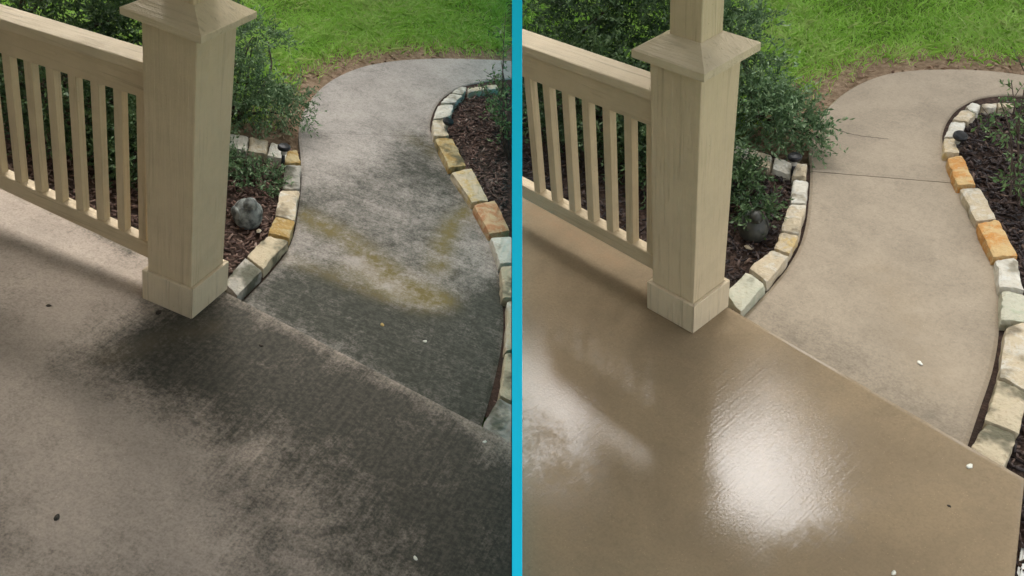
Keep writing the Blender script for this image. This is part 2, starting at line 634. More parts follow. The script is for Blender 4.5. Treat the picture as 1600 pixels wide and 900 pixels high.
M['sage'] = mat_leaf('sage_leaves', [(0.03, 0.062, 0.026, 1), (0.09, 0.16, 0.068, 1), (0.17, 0.27, 0.12, 1), (0.32, 0.42, 0.23, 1)], 0.5, 0.2)
M['dark_leaf'] = mat_leaf('dark_shrub_leaves', [(0.015, 0.032, 0.015, 1), (0.04, 0.08, 0.03, 1), (0.085, 0.15, 0.05, 1), (0.18, 0.26, 0.12, 1)], 0.5, 0.2)
M['bright_leaf'] = mat_leaf('bright_shrub_leaves', [(0.03, 0.075, 0.022, 1), (0.085, 0.17, 0.05, 1), (0.15, 0.26, 0.085, 1), (0.27, 0.36, 0.17, 1)], 0.5, 0.25)
M['tree_leaf'] = mat_leaf('tree_leaves', [(0.02, 0.045, 0.012, 1), (0.05, 0.10, 0.025, 1), (0.09, 0.16, 0.04, 1)], 0.55, 0.2)
M['bark'] = mat_flat('bark', (0.10, 0.07, 0.05, 1), 0.9, 0.3, 30, 0.5)
M['black'] = mat_flat('black_plastic', (0.012, 0.012, 0.013, 1), 0.35, 0.1)
M['lens'] = mat_flat('clear_plastic', (0.45, 0.43, 0.38, 1), 0.25, 0.05)
M['bird_L'] = mat_flat('grey_cast_stone', (0.25, 0.265, 0.24, 1), 0.85, 0.40, 30, 0.7)
M['bird_R'] = mat_flat('wet_cast_stone', (0.055, 0.055, 0.042, 1), 0.5, 0.25, 24, 0.5)
M['petal'] = mat_flat('pale_petal', (0.75, 0.73, 0.62, 1), 0.6, 0.05)
M['scrap'] = mat_flat('dead_leaf', (0.035, 0.025, 0.015, 1), 0.8, 0.2)
M['scrap2'] = mat_flat('curled_leaf', (0.07, 0.06, 0.045, 1), 0.8, 0.3, 90)
M['bud'] = mat_flat('yellow_bud', (0.42, 0.30, 0.10, 1), 0.7, 0.1)
M['teal'] = mat_flat('turquoise_paint', (0.002, 0.66, 0.94, 1), 0.8, 0.004, 3)
M['white'] = mat_flat('white_board_paint', (0.72, 0.72, 0.66, 1), 0.5, 0.05)


# ------------------------------------------------------------------ pixel outlines measured on the ground (edges of slabs, beds, stones)
L.edge = [(352, 456), (400, 481), (530, 549), (650, 612), (755, 667), (800, 691)]
L.pathL = [(383, 466), (420, 428), (447, 393), (460, 362), (467, 320), (471, 280), (470, 245), (467, 215), (469, 190), (480, 164), (502, 137),
           (532, 117), (572, 102), (622, 94), (680, 91), (740, 92), (800, 95), (860, 103)]
L.pathR = [(752, 668), (770, 604), (783, 545), (787, 502), (785, 470), (780, 430), (770, 388), (764, 368), (745, 335), (724, 300), (704, 268),
           (689, 240), (677, 213), (672, 200), (675, 180), (685, 160), (700, 146), (725, 134), (750, 128), (780, 124), (820, 122), (860, 123)]
Rr.edge = [(1136, 479), (1165, 487), (1280, 556), (1400, 628), (1512, 695), (1600, 747)]
Rr.pathL = [(1165, 490), (1200, 453), (1230, 417), (1250, 382), (1260, 346), (1265, 300), (1266, 262), (1264, 234), (1274, 197), (1290, 172), (1312, 150),
            (1342, 131), (1378, 117), (1420, 110), (1480, 108), (1540, 110), (1600, 117), (1660, 128)]
Rr.pathR = [(1510, 702), (1530, 642), (1550, 582), (1560, 530), (1562, 480), (1558, 422), (1552, 388), (1540, 352), (1520, 312), (1500, 282), (1485, 252),
            (1475, 229), (1473, 211), (1480, 190), (1495, 171), (1518, 157), (1545, 150), (1580, 148), (1620, 150), (1660, 155)]


def capsule(S, x, y, pts, r, amt, z):
    d = dist_poly(S.uns(pts, z), x, y)
    return amt * np.exp(-(d / r) ** 2)


def soft_poly(S, x, y, pts, soft, amt, z):
    P = S.uns(pts, z)
    d = dist_poly(P, x, y, True)
    sgn = np.where(inside(P, x, y), d, -d)
    return amt * sstep(-soft, soft, sgn)


def stain_porch(S, x, y):
    z = 0.0
    st = np.zeros(len(x))
    tn = np.zeros(len(x))
    wt = np.zeros(len(x))
    if S is L:
        st += soft_poly(S, x, y, [(300, 462), (190, 500), (110, 560), (190, 618), (290, 655), (340, 730), (370, 810), (420, 960), (900, 960), (860, 720), (352, 452)], 0.24, 0.70, z)
        st += soft_poly(S, x, y, [(250, 500), (190, 525), (215, 585), (330, 615), (470, 640), (600, 690), (650, 640), (480, 520), (352, 460)], 0.18, 0.30, z)
        st += capsule(S, x, y, [(660, 700), (740, 820), (780, 900)], 0.20, 0.28, z)
        st += capsule(S, x, y, [(573, 640), (580, 636)], 0.045, 0.40, z)
        st += capsule(S, x, y, [(400, 700), (470, 790), (480, 880)], 0.10, -0.22, z)
        st += capsule(S, x, y, [(420, 500), (540, 560)], 0.05, -0.10, z)
        st += capsule(S, x, y, [(90, 322), (140, 352), (205, 395)], 0.040, 0.50, z)
        st += capsule(S, x, y, [(20, 300), (60, 318)], 0.03, 0.25, z)
        st += capsule(S, x, y, [(0, 560), (110, 510)], 0.10, -0.15, z)
        st += capsule(S, x, y, [(150, 640), (230, 740), (100, 830)], 0.12, -0.22, z)
        st += capsule(S, x, y, [(0, 840), (160, 900)], 0.15, 0.18, z)
        tn += capsule(S, x, y, [(170, 560), (250, 530), (330, 510)], 0.05, 0.35, z)
        st += 0.10
    else:
        st += capsule(S, x, y, [(830, 620), (900, 680), (960, 740)], 0.12, 0.25, z)
        st += capsule(S, x, y, [(1240, 560), (1400, 640), (1540, 740)], 0.09, 0.15, z)
        tn += capsule(S, x, y, [(830, 330), (900, 370), (960, 410)], 0.05, 0.45, z)
        tn += capsule(S, x, y, [(850, 560), (900, 640)], 0.08, 0.2, z)
        wt += 0.55
        wt += soft_poly(S, x, y, [(1080, 560), (1180, 540), (1300, 580), (1380, 700), (1340, 820), (1180, 880), (1050, 780)], 0.15, 0.45, z)
        wt += soft_poly(S, x, y, [(700, 380), (830, 400), (1040, 560), (1050, 720), (960, 700), (700, 540)], 0.12, 0.40, z)
        wt += capsule(S, x, y, [(1000, 880), (1250, 850), (1500, 860)], 0.22, -0.35, z)
    return st, tn, wt


def stain_path(S, x, y):
    z = S.Zp
    st = np.zeros(len(x))
    tn = np.zeros(len(x))
    wt = np.zeros(len(x))
    if S is L:
        st += 0.16
        st += soft_poly(S, x, y, [(370, 470), (420, 420), (520, 425), (620, 470), (690, 480), (800, 440), (800, 720), (600, 600)], 0.14, 0.74, z)
        st += soft_poly(S, x, y, [(455, 400), (470, 300), (560, 260), (640, 210), (690, 205), (760, 330), (790, 470), (700, 470), (560, 420)], 0.26, 0.42, z)
        st += capsule(S, x, y, [(670, 230), (640, 240), (700, 290), (720, 310)], 0.13, 0.24, z)
        st += capsule(S, x, y, [(480, 300), (475, 345)], 0.06, 0.25, z)
        st += capsule(S, x, y, [(500, 213), (510, 216)], 0.05, 0.22, z)
        st += capsule(S, x, y, [(560, 410), (620, 455), (670, 470)], 0.06, -0.45, z)
        st += capsule(S, x, y, [(600, 330), (640, 345)], 0.08, -0.12, z)
        st += capsule(S, x, y, [(460, 420), (560, 470), (680, 500)], 0.04, 0.15, z)
        tn += capsule(S, x, y, [(480, 340), (535, 368), (580, 400), (625, 435), (690, 468)], 0.075, 0.90, z)
        tn += capsule(S, x, y, [(735, 328), (708, 348), (692, 380), (684, 420)], 0.058, 0.90, z)
        tn += capsule(S, x, y, [(450, 405), (500, 425), (600, 465), (650, 480)], 0.05, 0.35, z)
        tn += capsule(S, x, y, [(540, 425), (670, 475)], 0.08, 0.40, z)
        tn += capsule(S, x, y, [(640, 215), (680, 240)], 0.07, 0.25, z)
    else:
        st += capsule(S, x, y, [(1210, 500), (1330, 570), (1480, 680)], 0.10, 0.32, z)
        st += capsule(S, x, y, [(1268, 262), (1266, 300), (1250, 380)], 0.03, 0.25, z)
        tn += capsule(S, x, y, [(1380, 430), (1420, 510), (1460, 590)], 0.12, 0.30, z)
        wt += capsule(S, x, y, [(1330, 140), (1320, 170), (1420, 125)], 0.2, 0.9, z)
        wt += 0.38
        st += 0.12
    return st, tn, wt


def put_stain(me, st, tn, wt):
    at = me.attributes.new('stain', 'FLOAT_COLOR', 'POINT')
    col = np.stack([np.clip(st, 0, 0.95), np.clip(tn, 0, 1), np.clip(wt, 0, 1), np.ones(len(st))], 1).astype(np.float32)
    at.data.foreach_set('color', col.ravel())


# ------------------------------------------------------------------ ground, path, porch slab, roof
def build_ground(S):
    z = S.Zg
    xs = np.concatenate([[-60, -30, -15, -8], np.arange(-5, 4.01, 0.07), [8, 15, 30, 60]])
    ys = np.concatenate([[-30, -12, -6, -2], np.arange(0, 8.01, 0.07), [12, 20, 35, 70]])
    X, Y = np.meshgrid(xs, ys, indexing='ij')
    Z = np.full_like(X, z)
    for i in range(X.shape[0]):
        for j in range(X.shape[1]):
            if 2.6 < Y[i, j] < 9:
                Z[i, j] += 0.03 * noise.noise((X[i, j] * 0.9, Y[i, j] * 0.9, 1.7 + S.side)) * min(1, (Y[i, j] - 2.6))
    V = np.stack([X, Y, Z], 2).reshape(-1, 3)
    ny = len(ys)
    F = [(i * ny + j, (i + 1) * ny + j, (i + 1) * ny + j + 1, i * ny + j + 1) for i in range(len(xs) - 1) for j in range(ny - 1)]
    me = np_mesh('lawn_ground', V, F, M['soil'], True)
    A = resample(S.uns(S.pathL, S.Zg), 80)
    d = dist_poly(A, V[:, 0], V[:, 1])
    bare = 1 - sstep(0.12, 0.55, d)
    put_stain(me, bare, bare * 0, bare * 0)
    S.top('lawn_ground', me, kind='structure', trim=True)


def build_path(S):
    N, K = 170, 56
    a = resample(S.uns(S.pathL, S.Zp), N)
    b = resample(S.uns(S.pathR, S.Zp), N)
    # start a little under the porch edge
    a = np.vstack([a[0] + (a[0] - a[2]) * 1.2, a])
    b = np.vstack([b[0] + (b[0] - b[2]) * 1.2, b])
    S.pathPoly = np.vstack([a, b[::-1]])
    S.pathA, S.pathB = a, b
    e = S.top('path', None, kind='structure')
    js = {L: (468, 205), Rr: (1266, 267)}[S]
    j = S.un(*js, S.Zp)
    cut = int(np.argmin(np.linalg.norm(a - j, axis=1)))
    j2 = S.un(*{L: (676, 212), Rr: (1490, 286)}[S], S.Zp)
    cutb = int(np.argmin(np.linalg.norm(b - j2, axis=1)))

    def slab(i0a, i1a, i0b, i1b, n):
        ia = np.linspace(i0a, i1a, n)
        ib = np.linspace(i0b, i1b, n)
        A = np.stack([np.interp(ia, np.arange(len(a)), a[:, c]) for c in range(3)], 1)
        Bb = np.stack([np.interp(ib, np.arange(len(b)), b[:, c]) for c in range(3)], 1)
        u = np.linspace(0, 1, K)
        P = A[:, None] * (1 - u)[None, :, None] + Bb[:, None] * u[None, :, None]
        # rounded arris and a skirt all round
        P[:, 0, 2] -= 0.006
        P[:, -1, 2] -= 0.006
        P[0, :, 2] -= 0.004
        P[-1, :, 2] -= 0.004
        V = P.reshape(-1, 3)
        idx = np.arange(n * K).reshape(n, K)
        F = [(idx[i, k], idx[i, k + 1], idx[i + 1, k + 1], idx[i + 1, k]) for i in range(n - 1) for k in range(K - 1)]
        loop = list(idx[0, :]) + list(idx[1:, -1]) + list(idx[-1, -2::-1]) + list(idx[-2:0:-1, 0])
        low = V[loop].copy()
        low[:, 2] -= 0.11
        o = len(V)
        V = np.vstack([V, low])
        m = len(loop)
        F += [(loop[q], o + q, o + (q + 1) % m, loop[(q + 1) % m]) for q in range(m)]
        me = np_mesh('slab', V, F, M['path_' + ('L' if S is L else 'R')], True)
        me.polygons.foreach_set('use_smooth', np.zeros(len(me.polygons), bool))
        put_stain(me, *stain_path(S, V[:, 0], V[:, 1]))
        S.part('slab', me, e, trim=True)
    g = 0.05 if S is L else 0.14
    slab(0, cut - g, 0, cutb - g, 120)
    slab(cut + g, len(a) - 1, cutb + g, len(b) - 1, 90)
    # fine crack across the clean path
    if S is Rr:
        pts = resample(S.uns([(1283, 192), (1305, 201), (1325, 208), (1350, 213), (1388, 217)], S.Zp + 0.001), 40)
        for i in range(len(pts)):
            pts[i, 1] += 0.006 * noise.noise((i * 0.5, 0, 0))
        w = 0.0016
        V = np.vstack([pts + (0, w, 0), pts - (0, w, 0)])
        F = [(i, i + 1, 41 + i, 40 + i) for i in range(39)]
        S.part('crack', np_mesh('crack', V, F, M['wood_gap']), e)
    else:
        pts = None


def build_porch_slab(S):
    P = S.uns(S.edge, 0.0)
    d = (P[-1] - P[0])
    m = d[1] / d[0]
    ye = lambda x: P[0][1] + 0.0 + (x - P[0][0]) * m if np.isscalar(x) else P[0][1] + (x - P[0][0]) * m
    S.ye = ye
    ys = np.concatenate([-np.geomspace(0.0001, 0.02, 3), -np.arange(0.04, 2.2, 0.022), [-2.6, -3.2, -4.2]])
    if S is L:
        us = np.concatenate([[-5, -3, -2, -1.6], np.arange(-1.3, 2.2, 0.022), [2.6, 3.2]])
        xr = None
    else:
        us = np.concatenate([[-5, -3, -2, -1.6], np.arange(-1.3, 1.30, 0.022)])
        q0 = S.un(1601, 748, 0)
        q1 = S.un(1587, 900, 0)
        xr = lambda y: q0[0] + (y - q0[1]) * (q1[0] - q0[0]) / (q1[1] - q0[1])
    V = []
    for s in ys:
        for u in us:
            x = u
            if xr is not None:
                lim = xr(ye(1.3) + s)
                x = -1.3 + (u + 1.3) * (lim + 1.3) / (us[-1] + 1.3) if u > -1.3 else u
            V.append((x, ye(x) + s, -0.004 if s > -0.001 else 0.0))
    V = np.array(V)
    n, k = len(ys), len(us)
    idx = np.arange(n * k).reshape(n, k)
    F = [(idx[i, j], idx[i + 1, j], idx[i + 1, j + 1], idx[i, j + 1]) for i in range(n - 1) for j in range(k - 1)]
    loop = list(idx[0, :]) + list(idx[1:, -1])
    low = V[loop].copy()
    low[:, 2] -= 0.16
    o = len(V)
    V = np.vstack([V, low])
    F += [(loop[q], loop[q + 1], o + q + 1, o + q) for q in range(len(loop) - 1)]
    me = np_mesh('porch_floor', V, F, M['porch_' + ('L' if S is L else 'R')])
    put_stain(me, *stain_porch(S, V[:, 0], V[:, 1]))
    S.top('porch_floor', me, kind='structure', trim=True)


def build_roof(S):
    x1 = 1.35
    e = S.top('porch_roof', None, kind='structure')
    S.top('unseen_house_wall', bm_mesh('unseen_house_wall', box(-6, x1, -3.6, -3.45, -0.2, S.ceil, 0), M['siding']), kind='structure', trim=True)  # unseen wall of the house, added to darken the porch side of the post
    S.part('ceiling', bm_mesh('ceiling', box(-6, x1, -3.44, 1.05, S.ceil, S.ceil + 0.12, 0), M['ceiling']), e, trim=True)
    S.part('eave_beam', bm_mesh('eave_beam', box(-6, x1, -0.09, 0.09, S.ceil - 0.16, S.ceil, 0), M['cream']), e, trim=True)


for S in (L, Rr):
    build_ground(S)
    build_porch_slab(S)
    build_path(S)
    build_roof(S)


# ------------------------------------------------------------------ post and railing
def build_post(S, label):
    q = S.q
    p = S.top('porch_post', None, label, 'post')
    hx, hy = 0.1, 0.1 * (1 + q['wd'])
    k = 1 + q['wt']
    S.part('shaft', bm_mesh('shaft', frustum(hx, hy, 0.002, hx * k, hy * k, q['H'] + 0.004, 0.004), M['cream']), p)
    # four mitred base boards
    ox, oy, hb = q['wb'] / 2, q['wb'] / 2 + q['wd'] * 0.1, q['hb']
    ix, iy = hx + 0.0015, hy + 0.0015
    g = 0.0012
    for sgn, ax in ((-1, 'y'), (1, 'x'), (1, 'y'), (-1, 'x')):
        bm = bmesh.new()
        if ax == 'y':
            o, i = (ox - g, oy), (ix - g, iy)
            base = [(-o[0], sgn * o[1]), (o[0], sgn * o[1]), (i[0], sgn * i[1]), (-i[0], sgn * i[1])]
        else:
            o, i = (ox, oy - g), (ix, iy - g)
            base = [(sgn * o[0], -o[1]), (sgn * o[0], o[1]), (sgn * i[0], i[1]), (sgn * i[0], -i[1])]
        hexa(bm, [(x, y, 0.001) for x, y in base] + [(x, y, hb) for x, y in base])
        bmesh.ops.recalc_face_normals(bm, faces=bm.faces)
        bmesh.ops.bevel(bm, geom=[e for e in bm.edges], offset=0.0022, segments=2, affect='EDGES', profile=0.5)
        S.part('base_board', bm_mesh('base_board', bm, M['cream_trim']), p)
    # cap with sloping top
    cx, cy = q['wc'] / 2, q['wc'] / 2 + q['wd'] * 0.1
    ux, uy = q['wu'] / 2, q['wu'] / 2 + q['wd'] * 0.1
    z0, z1, z2 = q['H'], q['H'] + q['tc'], q['H'] + q['tc'] + q['cz']
    bm = bmesh.new()
    cap_rings = [(cx - 0.006, cy - 0.006, z0), (cx, cy, z0 + 0.004), (cx, cy, z1 - 0.003), (cx - 0.004, cy - 0.004, z1), (ux + 0.004, uy + 0.004, z2)]
    rows = []
    for x, y, z in cap_rings:
        rows.append([bm.verts.new(v) for v in ((-x, -y, z), (x, -y, z), (x, y, z), (-x, y, z))])
    for a, b in zip(rows[:-1], rows[1:]):
        for i in range(4):
            j = (i + 1) % 4
            bm.faces.new((a[i], a[j], b[j], b[i]))
    bm.faces.new(rows[0][::-1])
    bm.faces.new(rows[-1])
    S.part('cap', bm_mesh('cap', bm, M['cream_hand']), p)
    S.part('upper_shaft', bm_mesh('upper_shaft', frustum(ux, uy, z2 - 0.01, ux, uy, S.ceil - 0.161, 0.004), M['cream']), p)
    return p


def build_railing(S, label):
    q = S.q
    r = S.top('porch_railing', None, label, 'railing')
    xe, xp = -2.6, -0.1 * (1 + q['wt']) + 0.004
    a = dict(slope=q['w2'], xr=-0.1)
    b = dict(slope=q['r0'], xr=-0.1)
    S.part('handrail', bm_mesh('handrail', box(xe, xp, -q['cy'], q['cy'], q['zc'] - q['tcap'], q['zc'], 0.005, 3, **a), M['cream_hand']), r, trim=True)
    S.part('upper_rail', bm_mesh('upper_rail', box(xe, xp, -0.026, 0.026, q['zs'], q['zc'] - q['tcap'] - 0.002, 0.003, **a), M['cream_h']), r, trim=True)
    S.part('lower_rail', bm_mesh('lower_rail', box(xe, xp + 0.006, -0.026, 0.026, q['zb0'], q['zb1'], 0.004, **b), M['cream_h']), r, trim=True)
    i = 0
    while True:
        x = -0.1 - q['x0'] - q['dx'] * i + 0.028
        if x < xe + 0.1:
            break
        s = 0.0185
        z0 = q['zb1'] + q['r0'] * (x + 0.1) - 0.004
        z1 = q['zs'] + q['w2'] * (x + 0.1) + 0.004
        if bool(np.all(S.keep([(x - s, -s, z0), (x - s, s, z1)]))):
            S.part('baluster', bm_mesh('baluster', box(x - s, x + s, -s, s, z0, z1, 0.0025), M['cream']), r)
        i += 1


build_post(L, 'square cream wooden porch post at the corner of the dark stained porch floor')
build_railing(L, 'cream wooden railing with square balusters along the dirty stained porch')
build_post(Rr, 'square cream wooden porch post standing on the wet clean brown porch floor')
build_railing(Rr, 'cream wooden railing with square balusters along the wet clean porch')


# ------------------------------------------------------------------ edging stones
def stone_mesh(S, quad, ztop, h, seed, gap=-0.0025, drop=0.0, wob=0.0062):
    """a rough sawn block with split faces: top outline quad (porch frame), height h"""
    nx, ny, nz = 9, 7, 4
    Q = np.array(quad, float)
    cen = Q.mean(0)
    for i in range(4):
        dv = cen - Q[i]
        Q[i] += dv / (np.linalg.norm(dv) + 1e-9) * gap
    bm = bmesh.new()
    vid = {}

    def vert(i, j, k):
        if (i, j, k) in vid:
            return vid[(i, j, k)]
        u, v, w = i / nx, j / ny, k / nz
        p = Q[0] * (1 - u) * (1 - v) + Q[1] * u * (1 - v) + Q[2] * u * v + Q[3] * (1 - u) * v
        p = p.copy()
        z = ztop - h * (1 - w)
        # soften arrises
        ed = (i in (0, nx)) + (j in (0, ny)) + (k == nz)
        if ed >= 2:
            p[:2] += (cen[:2] - p[:2]) / (np.linalg.norm(cen[:2] - p[:2]) + 1e-9) * 0.003 * (ed - 1)
            if k == nz:
                z -= 0.003 * (ed - 1)
        s = Vector((p[0] * 14 + seed * 3.1, p[1] * 14, z * 14))
        n1 = Vector(noise.noise_vector(s)) * wob
        n2 = Vector(noise.noise_vector(s * 4.1)) * wob * 0.7
        vtx = bm.verts.new((p[0] + n1.x + n2.x, p[1] + n1.y + n2.y, z + (n1.z + n2.z) * 0.9))
        vid[(i, j, k)] = vtx
        return vtx
    for i in range(nx):
        for j in range(ny):
            bm.faces.new((vert(i, j, nz), vert(i + 1, j, nz), vert(i + 1, j + 1, nz), vert(i, j + 1, nz)))
    for k in range(nz):
        for i in range(nx):
            bm.faces.new((vert(i, 0, k), vert(i + 1, 0, k), vert(i + 1, 0, k + 1), vert(i, 0, k + 1)))
            bm.faces.new((vert(i + 1, ny, k), vert(i, ny, k), vert(i, ny, k + 1), vert(i + 1, ny, k + 1)))
        for j in range(ny):
            bm.faces.new((vert(0, j + 1, k), vert(0, j, k), vert(0, j, k + 1), vert(0, j + 1, k + 1)))
            bm.faces.new((vert(nx, j, k), vert(nx, j + 1, k), vert(nx, j + 1, k + 1), vert(nx, j, k + 1)))
    bmesh.ops.recalc_face_normals(bm, faces=bm.faces)
    return bm


def build_edging(S, label, stones):
    first = S.uns(stones[0][0], S.Zs).mean(0)
    e = S.top('stone_edging', None, label, 'stone edging', base=(first[0], first[1], S.Zg))
    for n, (quad, mt, *rest) in enumerate(stones):
        zt = S.Zs + (rest[0] if rest else 0.0)
        Q = S.uns(quad, zt)
        lab = rest[1] if len(rest) > 1 else None
        bm = stone_mesh(S, Q, zt, zt - S.Zg + 0.02, n + 40 * (S is Rr) + len(stones))
        me = bm_mesh('stone', bm, M[mt], False)
        S.part('stone', me, e, lab, trim=True)


build_edging(L, 'low weathered limestone edging round the bed with the grey bird ornament', [
    ([(370, 462), (409, 421), (383, 402), (352, 438)], 'st_grey', 0.004),
    ([(412, 419), (451, 376), (419, 366), (386, 399)], 'st_creamdirty'),
    ([(452, 371), (461, 345), (431, 337), (419, 363)], 'st_yellow2', -0.004, 'mossy brown edging stone'),
    ([(461, 343), (468, 297), (438, 296), (430, 336)], 'st_cream', 0.003),
    ([(468, 294), (471, 258), (446, 257), (442, 293)], 'st_grey', -0.002),
    ([(470, 254), (464, 233), (449, 236), (445, 254)], 'st_yellow2', 0.0),
    ([(446, 248), (418, 242), (423, 221), (450, 231)], 'st_white'),
    ([(416, 241), (388, 235), (391, 213), (420, 220)], 'st_cream'),
    ([(386, 235), (350, 226), (356, 208), (389, 213)], 'st_white'),
])
build_edging(L, 'curved limestone edging between the stained path and the dry brown mulch bed', [
    ([(754, 666), (779, 622), (806, 632), (800, 700)], 'st_grey', 0.0),
    ([(781, 617), (790, 553), (812, 548), (812, 630)], 'st_creamdirty'),
    ([(790, 546), (793, 470), (812, 468), (812, 543)], 'st_cream', -0.01),
    ([(785, 464), (783, 416), (812, 414), (812, 466)], 'st_creamdirty'),
    ([(782, 410), (767, 371), (799, 368), (812, 408)], 'st_white'),
    ([(765, 364), (740, 319), (773, 312), (797, 360)], 'st_orange2', 0.003, 'rust orange edging stone'),
    ([(737, 315), (705, 268), (737, 262), (763, 312)], 'st_yellow'),
    ([(702, 261), (680, 216), (707, 215), (728, 258)], 'st_yellow2', 0.002, 'ochre brown edging stone'),
    ([(678, 212), (676, 188), (696, 185), (701, 211)], 'st_cream'),
    ([(677, 184), (685, 164), (710, 163), (704, 181)], 'st_white'),
    ([(689, 160), (704, 146), (723, 148), (712, 160)], 'st_white'),
    ([(706, 144), (718, 136), (730, 137), (724, 147)], 'st_white'),
    ([(731, 137), (752, 133), (753, 140), (732, 144)], 'st_cream'),
    ([(755, 133), (780, 131), (780, 138), (755, 140)], 'st_cream'),
])
build_edging(Rr, 'low clean limestone edging round the dark wet mulch bed beside the post', [
    ([(1157, 486), (1196, 443), (1166, 424), (1135, 456)], 'st_green', 0.004),
    ([(1199, 439), (1233, 399), (1207, 389), (1171, 418)], 'st_cream'),
    ([(1235, 395), (1248, 367), (1221, 363), (1208, 386)], 'st_yellow', -0.003, 'golden yellow edging stone'),
    ([(1249, 364), (1260, 320), (1233, 319), (1220, 359)], 'st_cream', 0.003),
    ([(1260, 317), (1263, 282), (1240, 280), (1235, 316)], 'st_white', -0.002),
    ([(1259, 275), (1261, 255), (1243, 254), (1239, 273)], 'st_cream', 0.012),
    ([(1235, 272), (1206, 263), (1211, 244), (1240, 254)], 'st_white'),
    ([(1203, 262), (1168, 250), (1174, 232), (1208, 243)], 'st_cream'),
    ([(1165, 249), (1132, 240), (1138, 223), (1171, 231)], 'st_white'),
])
build_edging(Rr, 'curved clean limestone edging with bright orange blocks between wet path and bed', [
    ([(1517, 700), (1541, 660), (1589, 681), (1568, 735)], 'st_creamdirty', -0.002),
    ([(1542, 656), (1558, 593), (1608, 613), (1592, 677)], 'st_creamdirty'),
    ([(1562, 588), (1572, 509), (1618, 500), (1612, 612)], 'st_cream', 0.008),
    ([(1565, 499), (1566, 453), (1606, 462), (1610, 503)], 'st_green'),
    ([(1563, 447), (1556, 405), (1587, 403), (1601, 452)], 'st_white'),
    ([(1552, 400), (1528, 347), (1562, 343), (1590, 399)], 'st_orange', 0.003, 'bright orange edging stone'),
    ([(1526, 343), (1500, 294), (1531, 293), (1556, 340)], 'st_cream'),
    ([(1496, 288), (1480, 246), (1503, 242), (1526, 287)], 'st_orange', 0.002, 'orange edging stone next to the slab joint'),
    ([(1476, 238), (1475, 216), (1494, 215), (1498, 239)], 'st_yellow'),
    ([(1477, 212), (1487, 189), (1510, 191), (1501, 212)], 'st_white'),
    ([(1489, 185), (1504, 170), (1526, 177), (1512, 190)], 'st_cream'),
    ([(1508, 167), (1520, 160), (1533, 164), (1527, 175)], 'st_white'),
    ([(1534, 163), (1557, 160), (1557, 167), (1534, 170)], 'st_cream'),
    ([(1560, 160), (1584, 159), (1584, 166), (1560, 167)], 'st_cream'),
])


# ------------------------------------------------------------------ mulch beds
def build_bed(S, poly_px, z, n, mt, label, gl=1.0, extra=None):
    P = S.uns(poly_px, z)
    if extra is not None:
        P = np.vstack([P, np.array(extra)])
    bm = bmesh.new()
    Pc = P[:, :2].mean(0)
    near = dist_poly(S.pathPoly, P[:, 0], P[:, 1], True) < 0.16
    near |= inside(S.pathPoly, P[:, 0], P[:, 1])
    Q = P.copy()
    mid = 0.5 * (S.pathA + S.pathB)
    for i in np.where(near)[0]:
        j = int(np.argmin(np.hypot(mid[:, 0] - P[i, 0], mid[:, 1] - P[i, 1])))
        dv = mid[j, :2] - P[i, :2]
        Q[i, :2] += dv / np.linalg.norm(dv) * 0.16
    vs = [bm.verts.new((p[0], p[1], z)) for p in Q]
    bm.faces.new(vs)
    bmesh.ops.triangulate(bm, faces=bm.faces)
    bmesh.ops.recalc_face_normals(bm, faces=bm.faces)
    if sum(f.normal.z for f in bm.faces) < 0:
        bmesh.ops.reverse_faces(bm, faces=bm.faces)
    me = bm_mesh('mulch_bed', bm, M['mulch_soil'])
    S.top('mulch_bed', me, kind='structure', trim=True)
    lo, hi = P.min(0), P.max(0)
    lo = np.maximum(lo, [-2.6, -0.4, -9])
    x = rng.uniform(lo[0], hi[0], n * 3)
    y = rng.uniform(lo[1], hi[1], n * 3)
    ok = inside(P, x, y)
    x, y = x[ok][:n], y[ok][:n]
    m = len(x)
    ang = rng.uniform(0, 2 * math.pi, m)
    tilt = rng.normal(0, 0.35, m)
    ln = rng.uniform(0.012, 0.05, m) * gl
    wd = rng.uniform(0.004, 0.013, m) * gl
    th = rng.uniform(0.002, 0.007, m)
    zc = z + rng.uniform(0.0, 0.028, m)
    ax = np.stack([np.cos(ang) * np.cos(tilt), np.sin(ang) * np.cos(tilt), np.sin(tilt)], 1)
    sy = np.stack([-np.sin(ang), np.cos(ang), rng.normal(0, 0.3, m)], 1)
    sy /= np.linalg.norm(sy, axis=1, keepdims=True)
    sz = np.cross(ax, sy)
    cen = np.stack([x, y, zc], 1)
    ok = S.keep(cen, 0.03)
    cen, ax, sy, sz, ln, wd, th = cen[ok], ax[ok], sy[ok], sz[ok], ln[ok], wd[ok], th[ok]
    m = len(cen)
    V = []
    for a, b, c in ((-1, -1, -1), (1, -0.7, -1), (1, 0.8, -1), (-1, 1, -1), (-1, -1, 1), (1, -0.7, 1), (1, 0.8, 1), (-1, 1, 1)):
        V.append(cen + ax * (a * ln / 2)[:, None] + sy * (b * wd / 2)[:, None] + sz * (c * th / 2)[:, None])
    V = np.stack(V, 1).reshape(-1, 3)
    f = np.array([(4, 5, 6, 7), (0, 1, 5, 4), (1, 2, 6, 5), (2, 3, 7, 6), (3, 0, 4, 7)])
    F = (np.arange(m)[:, None, None] * 8 + f[None]).reshape(-1, 4)
    tone = np.repeat(np.clip(rng.beta(1.5, 2.6, m), 0, 1), 5)
    S.top('mulch_chips', np_mesh('mulch_chips', V, F, mt, tone=tone), label, 'mulch', kind='stuff')


